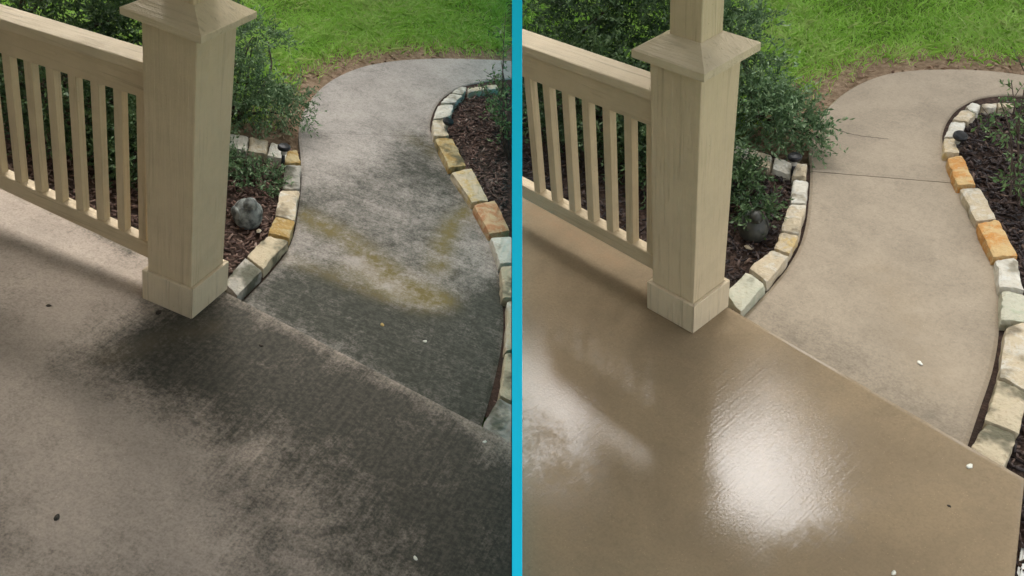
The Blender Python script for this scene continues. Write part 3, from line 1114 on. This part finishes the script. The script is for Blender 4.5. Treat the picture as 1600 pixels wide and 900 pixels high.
eL = L.un(352, 456, 0)
build_bed(L, [(372, 466), (409, 421), (440, 385), (452, 350), (458, 300), (460, 260), (455, 240), (420, 228), (356, 214)], L.Zm, 7000, M['chip_L'],
          'brown wood mulch in the bed around the grey bird ornament', 1.0,
          [(-1.6, 1.55, L.Zm), (-5.0, 1.9, L.Zm), (-5.0, 0.0, L.Zm)])
build_bed(L, [(765, 664), (785, 600), (797, 500), (795, 420), (780, 365), (755, 315), (720, 262), (694, 214), (690, 190), (705, 160), (722, 142), (760, 136), (830, 133), (1000, 150), (1000, 700)],
          L.Zm, 7000, M['chip_L'], 'dry greyish brown mulch in the bed beside the stained path')
build_bed(Rr, [(1158, 490), (1196, 443), (1226, 408), (1242, 370), (1250, 310), (1252, 262), (1210, 250), (1140, 230)], Rr.Zm, 7000, M['chip_R'],
          'dark wet mulch in the bed behind the post of the clean porch', 1.0,
          [(-1.6, 1.5, Rr.Zm), (-5.0, 1.75, Rr.Zm), (-5.0, 0.05, Rr.Zm)])
build_bed(Rr, [(1525, 702), (1550, 640), (1580, 560), (1582, 470), (1575, 410), (1545, 345), (1512, 285), (1488, 235), (1495, 200), (1520, 175), (1560, 164), (1640, 163), (1900, 200), (1900, 1200), (1500, 1200)],
          Rr.Zm, 9000, M['chip_R'], 'dark wet mulch in the bed along the clean path')


# ------------------------------------------------------------------ lawn grass and litter
def build_grass(S, label, n, nlit, dens_seed):
    x = rng.uniform(-3.7, 2.0, n * 3)
    y = rng.uniform(1.2, 5.7, n * 3)
    P = S.pathPoly
    ok = ~inside(P, x, y)
    x, y = x[ok], y[ok]
    # beyond the path's outer edge only
    A = S.pathA
    d = dist_poly(A, x, y)
    back = S.un(*{L: (356, 200), Rr: (1140, 215)}[S], S.Zg)[1]
    bed_in = np.zeros(len(x), bool)
    bedpoly = np.vstack([S.pathB[:, :2], [[6, S.pathB[-1, 1]], [6, -1], [S.pathB[0, 0], -1]]])
    bed_in |= inside(bedpoly, x, y)
    bed_in |= (y < back + 0.12 + 0.0 * x) & (x < A[:, 0].max())
    dens = sstep(0.06, 0.52, d)
    pn = np.array([noise.noise((a * 1.3, b * 1.3, dens_seed)) + 0.5 * noise.noise((a * 3.7, b * 3.7, dens_seed + 5)) for a, b in zip(x[:], y[:])])
    dens *= 0.45 + 0.55 * sstep(-0.45, 0.1, pn)
    pick = (rng.uniform(0, 1, len(x)) < dens) & ~bed_in
    x, y, pn = x[pick][:n], y[pick][:n], pn[pick][:n]
    m = len(x)
    pos = np.stack([x, y, np.full(m, S.Zg - 0.005)], 1)
    ok = S.keep(pos, 0.05)
    pos, pn = pos[ok], pn[ok]
    m = len(pos)
    hgt = rng.uniform(0.03, 0.07, m) * (0.85 + 0.5 * np.clip(pn + 0.3, 0, 1))
    lean = rng.normal(0, 0.95, (m, 2))
    tip = pos + np.stack([lean[:, 0] * hgt, lean[:, 1] * hgt, hgt], 1)
    mid = pos + np.stack([lean[:, 0] * hgt * 0.3, lean[:, 1] * hgt * 0.3, hgt * 0.6], 1)
    a = rng.uniform(0, 2 * math.pi, m)
    w = rng.uniform(0.0035, 0.0065, m)
    s = np.stack([np.cos(a) * w, np.sin(a) * w, np.zeros(m)], 1)
    V = np.stack([pos - s * 0.5, pos + s * 0.5, mid + s * 0.45, tip, mid - s * 0.45], 1).reshape(-1, 3)
    F = np.arange(5 * m).reshape(m, 5)
    tone = np.clip(0.58 + 0.42 * pn[:m] + rng.normal(0, 0.22, m), 0, 1)
    tone[rng.uniform(0, 1, m) < 0.05] = 1.0
    S.top('lawn_grass', np_mesh('lawn_grass', V, F, M['grass'], tone=tone), label, 'grass', kind='stuff')
    # brown leaf litter on the bare strip along the path
    x = rng.uniform(-4, 1.5, nlit * 8)
    y = rng.uniform(1.0, 5.2, nlit * 8)
    d = dist_poly(A, x, y)
    ok = (d < 0.55) & (d > 0.015) & ~inside(P, x, y) & ~inside(bedpoly, x, y) & (y > back) & (rng.uniform(0, 1, len(x)) < np.exp(-(d / 0.28) ** 2))
    x, y = x[ok][:nlit], y[ok][:nlit]
    m = len(x)
    cen = np.stack([x, y, S.Zg + rng.uniform(0.004, 0.02, m)], 1)
    k2 = S.keep(cen, 0.05)
    cen = cen[k2]
    m = len(cen)
    a = rng.uniform(0, 2 * math.pi, m)
    ax = np.stack([np.cos(a), np.sin(a), rng.normal(0, 0.25, m)], 1)
    V, F, T = leaf_quads(cen, ax, rng.uniform(0.02, 0.06, m), rng.uniform(0.004, 0.02, m), rng.uniform(0, 1, m), 0.2)
    S.top('leaf_litter', np_mesh('leaf_litter', V, F, M['litter'], tone=T),
          'brown leaf litter on the bare strip beside the %s path' % ('stained' if S is L else 'clean'), 'leaf litter', kind='stuff')


build_grass(L, 'bright green lawn grass beyond the stained curved path', 150000, 1500, 3.1)
build_grass(Rr, 'green lawn grass beyond the clean curved path', 150000, 1300, 9.4)


# ------------------------------------------------------------------ shrubs
def sprays(S, lobes, n_twig, leaf_n, leaf_l, leaf_w, twig_l, droop=0.1, seed=0, outward=0.8, cut=True):
    """leafy twigs through a set of ellipsoid lobes (cx, cy, cz, rx, ry, rz, weight)"""
    W = np.array([l[6] for l in lobes], float)
    W /= W.sum()
    pick = rng.choice(len(lobes), n_twig, p=W)
    lb = np.array([l[:6] for l in lobes])[pick]
    d = rng.normal(size=(n_twig, 3))
    d[:, 2] += 0.25
    d /= np.linalg.norm(d, axis=1, keepdims=True)
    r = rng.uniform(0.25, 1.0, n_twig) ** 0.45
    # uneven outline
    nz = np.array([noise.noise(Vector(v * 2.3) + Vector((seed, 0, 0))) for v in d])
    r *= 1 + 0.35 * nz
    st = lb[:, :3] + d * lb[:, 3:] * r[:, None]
    ax = d * outward + rng.normal(0, 0.45, (n_twig, 3))
    ax[:, 2] += 0.2 - droop
    ax /= np.linalg.norm(ax, axis=1, keepdims=True)
    tl = twig_l * rng.uniform(0.5, 1.3, n_twig)
    k = leaf_n
    t = np.tile(np.linspace(0.05, 1, k), n_twig)
    ti = np.repeat(np.arange(n_twig), k)
    pos = st[ti] + ax[ti] * (tl[ti] * t)[:, None]
    pos[:, 2] -= droop * (t ** 2) * tl[ti]
    la = ax[ti] * 0.7 + rng.normal(0, 0.6, (len(ti), 3))
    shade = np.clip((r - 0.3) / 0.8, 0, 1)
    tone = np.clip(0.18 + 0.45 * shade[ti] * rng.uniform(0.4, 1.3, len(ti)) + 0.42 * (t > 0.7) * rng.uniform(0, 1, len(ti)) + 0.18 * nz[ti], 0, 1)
    ok = (S.keep(pos, 0.02) if cut else True) & (pos[:, 2] > S.Zg + 0.01)
    pos, la, tone = pos[ok], la[ok], tone[ok]
    m = len(pos)
    V, F, T = leaf_quads(pos, la, leaf_l * rng.uniform(0.6, 1.3, m), leaf_w * rng.uniform(0.7, 1.3, m), tone, 0.2)
    return V, F, T


def shrub(S, name, base, lobes, mt, label, n_twig=1200, leaf_n=14, leaf_l=0.028, leaf_w=0.009, twig_l=0.13, droop=0.1, n_stem=9, group=None, seed=0, stems_to=None, rad=0.012):
    base = np.array(base, float)
    o = S.top(name, None, label, 'shrub', group, base=tuple(base))
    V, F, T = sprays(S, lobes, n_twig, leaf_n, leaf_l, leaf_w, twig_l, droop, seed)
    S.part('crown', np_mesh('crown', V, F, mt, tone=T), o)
    lst = []
    for i in range(n_stem):
        lb = lobes[i % len(lobes)]
        d = rng.normal(size=3)
        d /= np.linalg.norm(d)
        end = np.array(lb[:3]) + d * np.array(lb[3:6]) * 0.75
        end[2] = max(end[2], base[2] + 0.12)
        b0 = base + (rng.uniform(-0.05, 0.05), rng.uniform(-0.05, 0.05), -0.02)
        mid = b0 * 0.5 + end * 0.5 + np.array([rng.normal(0, 0.04), rng.normal(0, 0.04), 0.05])
        if not bool(np.all(S.keep([b0, mid, end], 0.02))):
            continue
        lst.append((resample([b0, mid, end], 9), np.linspace(rad, rad * 0.3, 9)))
    if lst:
        S.part('stem', tubes('stem', lst, M['bark']), o)
    return o


# large dark shrubs in the bed behind the railings
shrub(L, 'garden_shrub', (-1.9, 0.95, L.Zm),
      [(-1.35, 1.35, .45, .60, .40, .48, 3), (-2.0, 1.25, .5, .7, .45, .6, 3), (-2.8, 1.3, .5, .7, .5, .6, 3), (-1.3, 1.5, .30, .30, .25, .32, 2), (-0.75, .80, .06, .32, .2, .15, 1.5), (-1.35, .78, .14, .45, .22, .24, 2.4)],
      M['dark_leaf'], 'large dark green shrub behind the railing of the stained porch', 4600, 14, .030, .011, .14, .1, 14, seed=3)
def lob(S, px, py, z, rx, ry, rz, w):
    p = S.un(px, py, z)
    return (p[0], p[1], z, rx, ry, rz, w)


shrub(L, 'garden_shrub', (-0.85, 1.62, L.Zg),
      [lob(L, 385, 150, .14, .17, .14, .16, 3), lob(L, 425, 165, .07, .16, .12, .09, 2.2), lob(L, 455, 158, .05, .10, .07, .05, .8),
       lob(L, 366, 66, .30, .14, .10, .12, 1.6), lob(L, 415, 58, .22, .13, .08, .05, .8), lob(L, 330, 100, .28, .20, .2, .22, 1.5)],
      M['sage'], 'grey green feathery shrub spreading from behind the post to the stained path', 640, 14, .027, .008, .14, .15, 12, seed=5)
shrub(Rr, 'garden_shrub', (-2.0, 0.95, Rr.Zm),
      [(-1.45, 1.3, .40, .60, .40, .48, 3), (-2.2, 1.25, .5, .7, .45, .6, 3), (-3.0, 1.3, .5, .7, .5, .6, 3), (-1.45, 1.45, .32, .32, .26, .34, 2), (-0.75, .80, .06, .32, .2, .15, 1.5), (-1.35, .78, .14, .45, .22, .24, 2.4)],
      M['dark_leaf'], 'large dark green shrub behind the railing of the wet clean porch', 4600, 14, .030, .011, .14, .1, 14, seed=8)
shrub(Rr, 'garden_shrub', (-0.78, 1.55, Rr.Zg),
      [lob(Rr, 1185, 175, .12, .18, .14, .15, 3), lob(Rr, 1225, 185, .05, .16, .12, .09, 2.2), lob(Rr, 1262, 206, .04, .09, .06, .05, .7),
       lob(Rr, 1150, 50, .32, .18, .14, .15, 2.0), lob(Rr, 1185, 125, .16, .13, .10, .10, 1.0), lob(Rr, 1110, 90, .28, .22, .2, .22, 1.5)],
      M['sage'], 'green leafy shrub spreading from behind the post towards the clean path', 760, 14, .028, .010, .13, .15, 12, seed=11)
# low ground cover in the small beds
pL = L.un(400, 290, L.Zm)
shrub(L, 'ground_cover_plant', (pL[0], pL[1], L.Zm), [(pL[0], pL[1] + .02, L.Zm + .03, .13, .10, .045, 1), (pL[0] - .15, pL[1] + .04, L.Zm + .03, .12, .09, .04, 1)],
      M['sage'], 'low grey green plant on the mulch just behind the bird ornament', 260, 10, .022, .008, .07, .05, 4, seed=2, rad=.004)
pR = Rr.un(1160, 318, Rr.Zm)
bR = Rr.un(1172, 368, Rr.Zm)
shrub(Rr, 'ground_cover_plant', (pR[0], pR[1], Rr.Zm), [(pR[0], pR[1], Rr.Zm + .06, .07, .07, .07, 1), (pR[0] - .10, pR[1] + .12, Rr.Zm + .06, .11, .10, .06, 1), (bR[0] - .02, bR[1] + .03, Rr.Zm + .12, .08, .06, .03, .7)],
      M['dark_leaf'], 'low green weedy plant drooping over the dark round ornament', 190, 10, .026, .010, .08, .12, 4, seed=6, rad=.004)


def twiggy(S, base_px, tops, label, mt, n_leaf_twigs, seed):
    """thin upright shrub with sparse leaves at the edge of a bed; tops: (px, py, z)"""
    b = S.un(*base_px, S.Zm)
    o = S.top('bed_shrub', None, label, 'shrub', base=tuple(b))
    lst, pos, axs, tn = [], [], [], []
    for i, (px, py, z) in enumerate(tops):
        e = S.un(px, py, z)
        b0 = b + (rng.uniform(-.04, .04), rng.uniform(-.04, .04), -.02)
        mid = b0 * .5 + e * .5 + np.array([rng.normal(0, .04), rng.normal(0, .04), .06])
        pts = resample([b0, mid, e], 14)
        lst.append((pts, np.linspace(.007, .0018, 14)))
        for k in range(n_leaf_twigs):
            f = rng.uniform(.45, 1.0)
            p = pts[int(f * 13)]
            d = rng.normal(size=3)
            d[2] *= .5
            d /= np.linalg.norm(d)
            ln = rng.uniform(.04, .12)
            lst.append((np.array([p, p + d * ln * .5 + (0, 0, .01), p + d * ln]), [.0018, .0013, .0008]))
            for s in np.linspace(.3, 1, 6):
                pos.append(p + d * ln * s)
                axs.append(d * .5 + rng.normal(0, .6, 3))
                tn.append(rng.uniform(.2, .9))
    pos, axs, tn = np.array(pos), np.array(axs), np.array(tn)
    ok = S.keep(pos, .02)
    pos, axs, tn = pos[ok], axs[ok], tn[ok]
    lst = [l for l in lst if bool(np.all(S.keep(np.array(l[0]), .01)))]
    m = len(pos)
    V, F, T = leaf_quads(pos, axs, rng.uniform(.018, .038, m), rng.uniform(.008, .015, m), tn, .2)
    S.part('crown', np_mesh('crown', V, F, mt, tone=T), o)
    S.part('stem', tubes('stem', lst, M['bark']), o)


twiggy(L, (791, 246), [(779, 150, .25), (795, 60, .5), (770, 118, .2), (798, 120, .35), (790, 20, .55), (796, 190, .15), (748, 124, .12), (783, 95, .35)],
       'thin twiggy green shrub in the dry mulch bed against the turquoise divider', M['bright_leaf'], 16, 4)
twiggy(Rr, (1596, 318), [(1560, 150, .22), (1590, 90, .4), (1580, 125, .3), (1600, 140, .33), (1580, 240, .18), (1570, 290, .1), (1535, 168, .12), (1610, 220, .3)],
       'thin twiggy green shrub in the dark wet mulch bed', M['bright_leaf'], 9, 5)


# ------------------------------------------------------------------ trees beyond the lawn (the sky gap between them mirrors in the wet floor)
def tree(S, x, y, h, lobes, label, seed, leaves=5200):
    b = np.array([x, y, S.Zg])
    o = S.top('garden_tree', None, label, 'tree', 'trees beyond the lawns', base=tuple(b))
    V, F, T = sprays(S, [(x + a, y + c, z, rx, ry, rz, rx * rz) for a, c, z, rx, ry, rz in lobes], leaves // 8, 8, .30, .16, .5, .1, seed, cut=False)
    S.part('crown', np_mesh('crown', V, F, M['tree_leaf'], tone=T), o)
    lst = [(resample([b - (0, 0, .1), b + (.1, 0, h * .3), b + (0, .1, h * .6), b + (.1, 0, h * .85)], 12), np.linspace(.2, .05, 12))]
    for a, c, z, rx, ry, rz in lobes:
        e = np.array([x + a, y + c, z])
        s0 = b + (.05, .05, h * rng.uniform(.25, .5))
        lst.append((resample([s0, s0 * .5 + e * .5 + (0, 0, .2), e], 8), np.linspace(.08, .02, 8)))
    if lst:
        S.part('trunk', tubes('trunk', lst, M['bark'], 8), o)


def pol(az, d):
    return d * math.sin(R(az)), d * math.cos(R(az))


def crown_tree(S, spec, label, seed, leaves):
    """spec: (azimuth, distance, elevation of the top seen from the porch, half width) per crown lobe"""
    lobes = []
    for az, d, el, r in spec:
        x, y = pol(az, d)
        top = d * math.tan(R(el))
        rz = top * .42
        lobes.append((x + .5, y - .3, top - rz, r, r * .9, rz))
        lobes.append((x + .5, y - .3, top * .35, r * 1.05, r, top * .25))
    bx, by = pol(spec[len(spec) // 2][0], spec[len(spec) // 2][1])
    tree(S, bx, by, max(l[2] for l in lobes), [(a - bx, c - by, z, rx, ry, rz) for a, c, z, rx, ry, rz in lobes], label, seed, leaves)


crown_tree(Rr, [(-54, 10, 40.5, 1.1), (-47.5, 10.5, 43.5, 1.1)], 'low leafy tree beyond the lawn, farthest along the clean railing', 2, 12000)
crown_tree(Rr, [(-42.5, 10, 46.5, .9), (-37.5, 10, 48.5, .75)], 'leafy tree beyond the clean path, just behind the porch post', 3, 12000)
crown_tree(Rr, [(-34.6, 10.5, 46.5, .42), (-32, 11, 42.5, 1.0), (-28.6, 10.5, 45.5, .42), (-25.5, 10.5, 49.0, .75)], 'broad leafy tree under the bright sky gap beyond the clean path', 4, 12000)
crown_tree(Rr, [(-20, 10, 53, .95), (-13, 9.5, 60, 1.4)], 'tall leafy tree that closes the sky gap beyond the clean lawn', 5, 14000)
crown_tree(Rr, [(2, 9, 58, 1.8), (20, 9, 52, 1.8)], 'wide leafy tree beyond the wet mulch bed', 6, 11000)
crown_tree(L, [(-60, 11, 36, 1.6), (-48, 12, 38, 1.6)], 'unseen leafy tree added to match the sky light, farthest along the stained railing', 7, 8000)  # out of view, added so the sky light matches the clean porch
crown_tree(L, [(-34, 12, 38, 1.6), (-24, 12.5, 40, 1.5)], 'unseen leafy tree added to match the sky light, straight behind the stained path', 8, 8000)  # also unseen, added for the same sky light


# ------------------------------------------------------------------ bird ornament
def bird(S, px, py, zrot, size, mt, label):
    b = S.un(px, py, S.Zm)
    o = S.top('bird_ornament', None, label, 'ornament', base=tuple(b))
    T0 = Matrix.Translation(Vector(b)) @ Matrix.Rotation(zrot, 4, 'Z')
    s = size
    prof = [(0, 0), (.45, .02), (.72, .14), (.92, .38), (1.0, .70), (.97, 1.02), (.84, 1.34), (.62, 1.62), (.36, 1.82), (.0, 1.9)]
    bm = lathe([(r * s, z * s) for r, z in resample([(a, c, 0) for a, c in prof], 18)[:, :2]], 28)
    for v in bm.verts:                                   # long tail behind, breast forward
        t = v.co.x / s
        if t < 0:
            v.co.x *= 1.22
            v.co.z += .10 * s * t * t
        else:
            v.co.x *= 1.05
        v.co.y *= .93
    bm.transform(T0)
    S.part('body', bm_mesh('body', bm, mt, True), o)
    bm = lathe([(0, -.42 * s), (.26 * s, -.34 * s), (.40 * s, -.1 * s), (.41 * s, .1 * s), (.30 * s, .31 * s), (.12 * s, .40 * s), (0, .42 * s)], 20, Matrix.Translation((.32 * s, 0, 1.84 * s)) @ Matrix.Scale(1.1, 4))
    bm.transform(T0)
    hd = S.part('head', bm_mesh('head', bm, mt, True), o)
    bm = lathe([(.11 * s, 0), (.07 * s, .12 * s), (0, .26 * s)], 10, Matrix.Translation((.72 * s, 0, 1.82 * s)) @ Matrix.Rotation(R(100), 4, 'Y'))
    bm.transform(T0)
    S.part('beak', bm_mesh('beak', bm, mt, True), hd)
    for sg in (-1, 1):
        bm = lathe([(0, -.5), (.3, -.42), (.5, -.1), (.46, .2), (.2, .5), (0, .56)], 18,
                   Matrix.Translation((-.15 * s, sg * .78 * s, 1.0 * s)) @ Matrix.Rotation(R(70), 4, 'Y') @ Matrix.Diagonal((1.0 * s, .36 * s, 1.3 * s, 1)))
        bm.transform(T0)
        S.part('wing', bm_mesh('wing', bm, mt, True), o)
    bm = box(-1.62 * s, -.9 * s, -.22 * s, .22 * s, .62 * s, .80 * s, .05 * s)
    bm.transform(T0)
    S.part('tail', bm_mesh('tail', bm, mt, True), o)
    return o


bird(L, 386, 352, R(-35), .073, M['bird_L'], 'plump pale grey stone bird ornament standing on the mulch')
bird(Rr, 1176, 372, R(-35), .068, M['bird_R'], 'dark wet round bird ornament half hidden by weeds in the mulch')


# ------------------------------------------------------------------ path lights
def path_light(S, px, py, lean, label, h=.15):
    b = S.un(px, py, S.Zm)
    o = S.top('path_light', None, label, 'path light', 'small garden path lights', base=tuple(b))
    T0 = Matrix.Translation(Vector(b)) @ Matrix.Rotation(lean[0], 4, 'X') @ Matrix.Rotation(lean[1], 4, 'Y')

    def add(name, prof, mt):
        bm = lathe(prof, 20)
        bm.transform(T0)
        S.part(name, bm_mesh(name, bm, mt, name == 'stake'), o)
    add('stake', [(0, -.02), (.009, -.02), (.009, h - .045), (0, h - .045)], M['black'])
    add('lens', [(0, h - .045), (.013, h - .044), (.015, h - .010), (0, h - .010)], M['lens'])
    add('cap', [(0, h - .012), (.031, h - .012), (.034, h - .008), (.034, h + .004), (.028, h + .010), (.0, h + .013)], M['black'])


path_light(L, 441, 264, (0, 0), 'small black path light by the corner stones beside the stained path', .135)
path_light(L, 691, 210, (R(4), R(14)), 'small black path light leaning over the edging of the dry mulch bed', .105)
path_light(Rr, 1238, 280, (0, 0), 'small black path light by the corner stones beside the clean path', .125)
path_light(Rr, 1488, 236, (R(4), R(14)), 'small black path light leaning over the edging of the dark wet bed', .10)


# ------------------------------------------------------------------ fallen bits on the concrete
def bit(S, px, py, z, r, mt, label, name, seed):
    b = S.un(px, py, z)
    bm = bmesh.new()
    bmesh.ops.create_icosphere(bm, subdivisions=2, radius=r)
    for v in bm.verts:
        n = noise.noise_vector(v.co * (1.4 / r) + Vector((seed * 7.3, 0, 0)))
        v.co += n * r * .45
        v.co.z = v.co.z * .38 + r * .34
        v.co.x *= 1.5
    bm.transform(Matrix.Translation(Vector(b)) @ Matrix.Rotation(seed * 1.7, 4, 'Z'))
    S.top(name, bm_mesh(name, bm, mt, True), label, 'debris', 'fallen bits on the concrete', base=tuple(b))


bit(L, 248, 489, 0, .010, M['scrap'], 'dark leaf scrap lying against the base of the post on the stained porch', 'leaf_scrap', 1)
bit(L, 408, 540, 0, .006, M['scrap'], 'tiny dark seed on the stained porch near the path joint', 'seed', 2)
bit(L, 89, 809, 0, .008, M['scrap2'], 'curled dark dead leaf on the pale part of the stained porch', 'dead_leaf', 3)
bit(L, 76, 478, 0, .007, M['scrap'], 'thin dark twig scrap on the pale porch floor below the railing', 'twig_scrap', 4)
bit(L, 597, 508, L.Zp, .008, M['bud'], 'small yellowish bud lying on the dark stained path', 'flower_bud', 5)
bit(L, 664, 534, L.Zp, .007, M['petal'], 'white petal lying on the dark stained path', 'fallen_petal', 6)
bit(L, 649, 873, 0, .006, M['petal'], 'white petal on the dark porch floor far from the path', 'fallen_petal', 7)
bit(L, 757, 691, 0, .006, M['petal'], 'white crumb on the stained porch just below the path end', 'crumb', 8)
bit(Rr, 1437, 568, Rr.Zp, .008, M['petal'], 'white petal lying on the clean path', 'fallen_petal', 9)
bit(Rr, 1515, 729, 0, .008, M['petal'], 'white petal on the wet porch near its edge', 'fallen_petal', 10)
bit(Rr, 1483, 791, 0, .004, M['scrap'], 'tiny dark speck on the wet porch floor', 'seed', 11)
bit(Rr, 1396, 896, 0, .006, M['petal'], 'white petal on the wet porch at the bottom of the picture', 'fallen_petal', 12)
bit(Rr, 1170, 388, Rr.Zm + .02, .014, M['st_cream'], 'pale stone chip on the dark mulch beside the round ornament', 'stone_chip', 13)
bit(L, 404, 362, L.Zm + .02, .012, M['st_cream'], 'pale stone chip on the mulch in front of the bird ornament', 'stone_chip', 14)

# pale board standing along the open end of the clean porch
p0 = Rr.un(1599, 842, -.06)
p1 = Rr.un(1588, 905, -.06)
bm = bmesh.new()
d = (p1 - p0) / np.linalg.norm(p1 - p0)
a, b = p0 + d * .02, p0 + d * .9
s = np.array([d[1], -d[0], 0]) * -.09
if s[0] < 0:
    s = -s
hexa(bm, [(*(a)[:2], -.3), (*(a + s)[:2], -.3), (*(b + s)[:2], -.3), (*b[:2], -.3), (*a[:2], -.06), (*(a + s)[:2], -.06), (*(b + s)[:2], -.06), (*b[:2], -.06)])
bmesh.ops.recalc_face_normals(bm, faces=bm.faces)
bmesh.ops.bevel(bm, geom=list(bm.edges), offset=.008, segments=2, affect='EDGES')
Rr.top('border_board', bm_mesh('border_board', bm, M['white']), 'white board along the open end of the wet porch', 'board', base=tuple(a))

# ------------------------------------------------------------------ turquoise divider between the two places
bm = bmesh.new()
up = np.array([0, math.sin(PITCH), math.cos(PITCH)])
fw = np.array([0, math.cos(PITCH), -math.sin(PITCH)])
c0 = np.array([0, 0, CAM_H]) + fw * DIV_D
top = c0 + up * (DIV_D * 475 / F_PX)
bot = c0 - up * (DIV_D * 640 / F_PX)
def ground_z(y):
    zz = []
    for S in (L, Rr):                               # height of each porch plane where the divider stands
        nrm = S.Mr[:, 2]
        zz.append(S.Mt[2] - (nrm[0] * (0 - S.Mt[0]) + nrm[1] * (y - S.Mt[1])) / nrm[2])
    return max(zz)


back = np.array([0, .05, 0])
foot = bot + (top - bot) * .25 + back
prof = [bot, top, top + back, foot + (top - bot) * .05]
prof += [np.array([0, yy, ground_z(yy) + .05]) for yy in np.linspace(foot[1] + .05, 9.0, 10)]
prof += [np.array([0, 9.0, -2.5]), np.array([0, bot[1], -2.5])]
ring = [[bm.verts.new((x, p[1], p[2])) for p in prof] for x in (0.0, DIV_W)]
n = len(prof)
for i in range(n):
    j = (i + 1) % n
    bm.faces.new((ring[0][i], ring[0][j], ring[1][j], ring[1][i]))
bm.faces.new(ring[0][::-1])
bm.faces.new(ring[1])
bmesh.ops.recalc_face_normals(bm, faces=bm.faces)
me = bm_mesh('divider_panel', bm, M['teal'])
base = Vector((0, float(bot[1]), float(bot[2])))
me.transform(Matrix.Translation(-base))
dv = bpy.data.objects.new('divider_panel', me)
C.objects.link(dv)
dv.location = base
dv['label'] = 'thin turquoise divider panel standing between the stained porch and the clean porch'
dv['category'] = 'divider'

for o in bpy.data.objects:
    if '_b' in o:
        del o['_b']
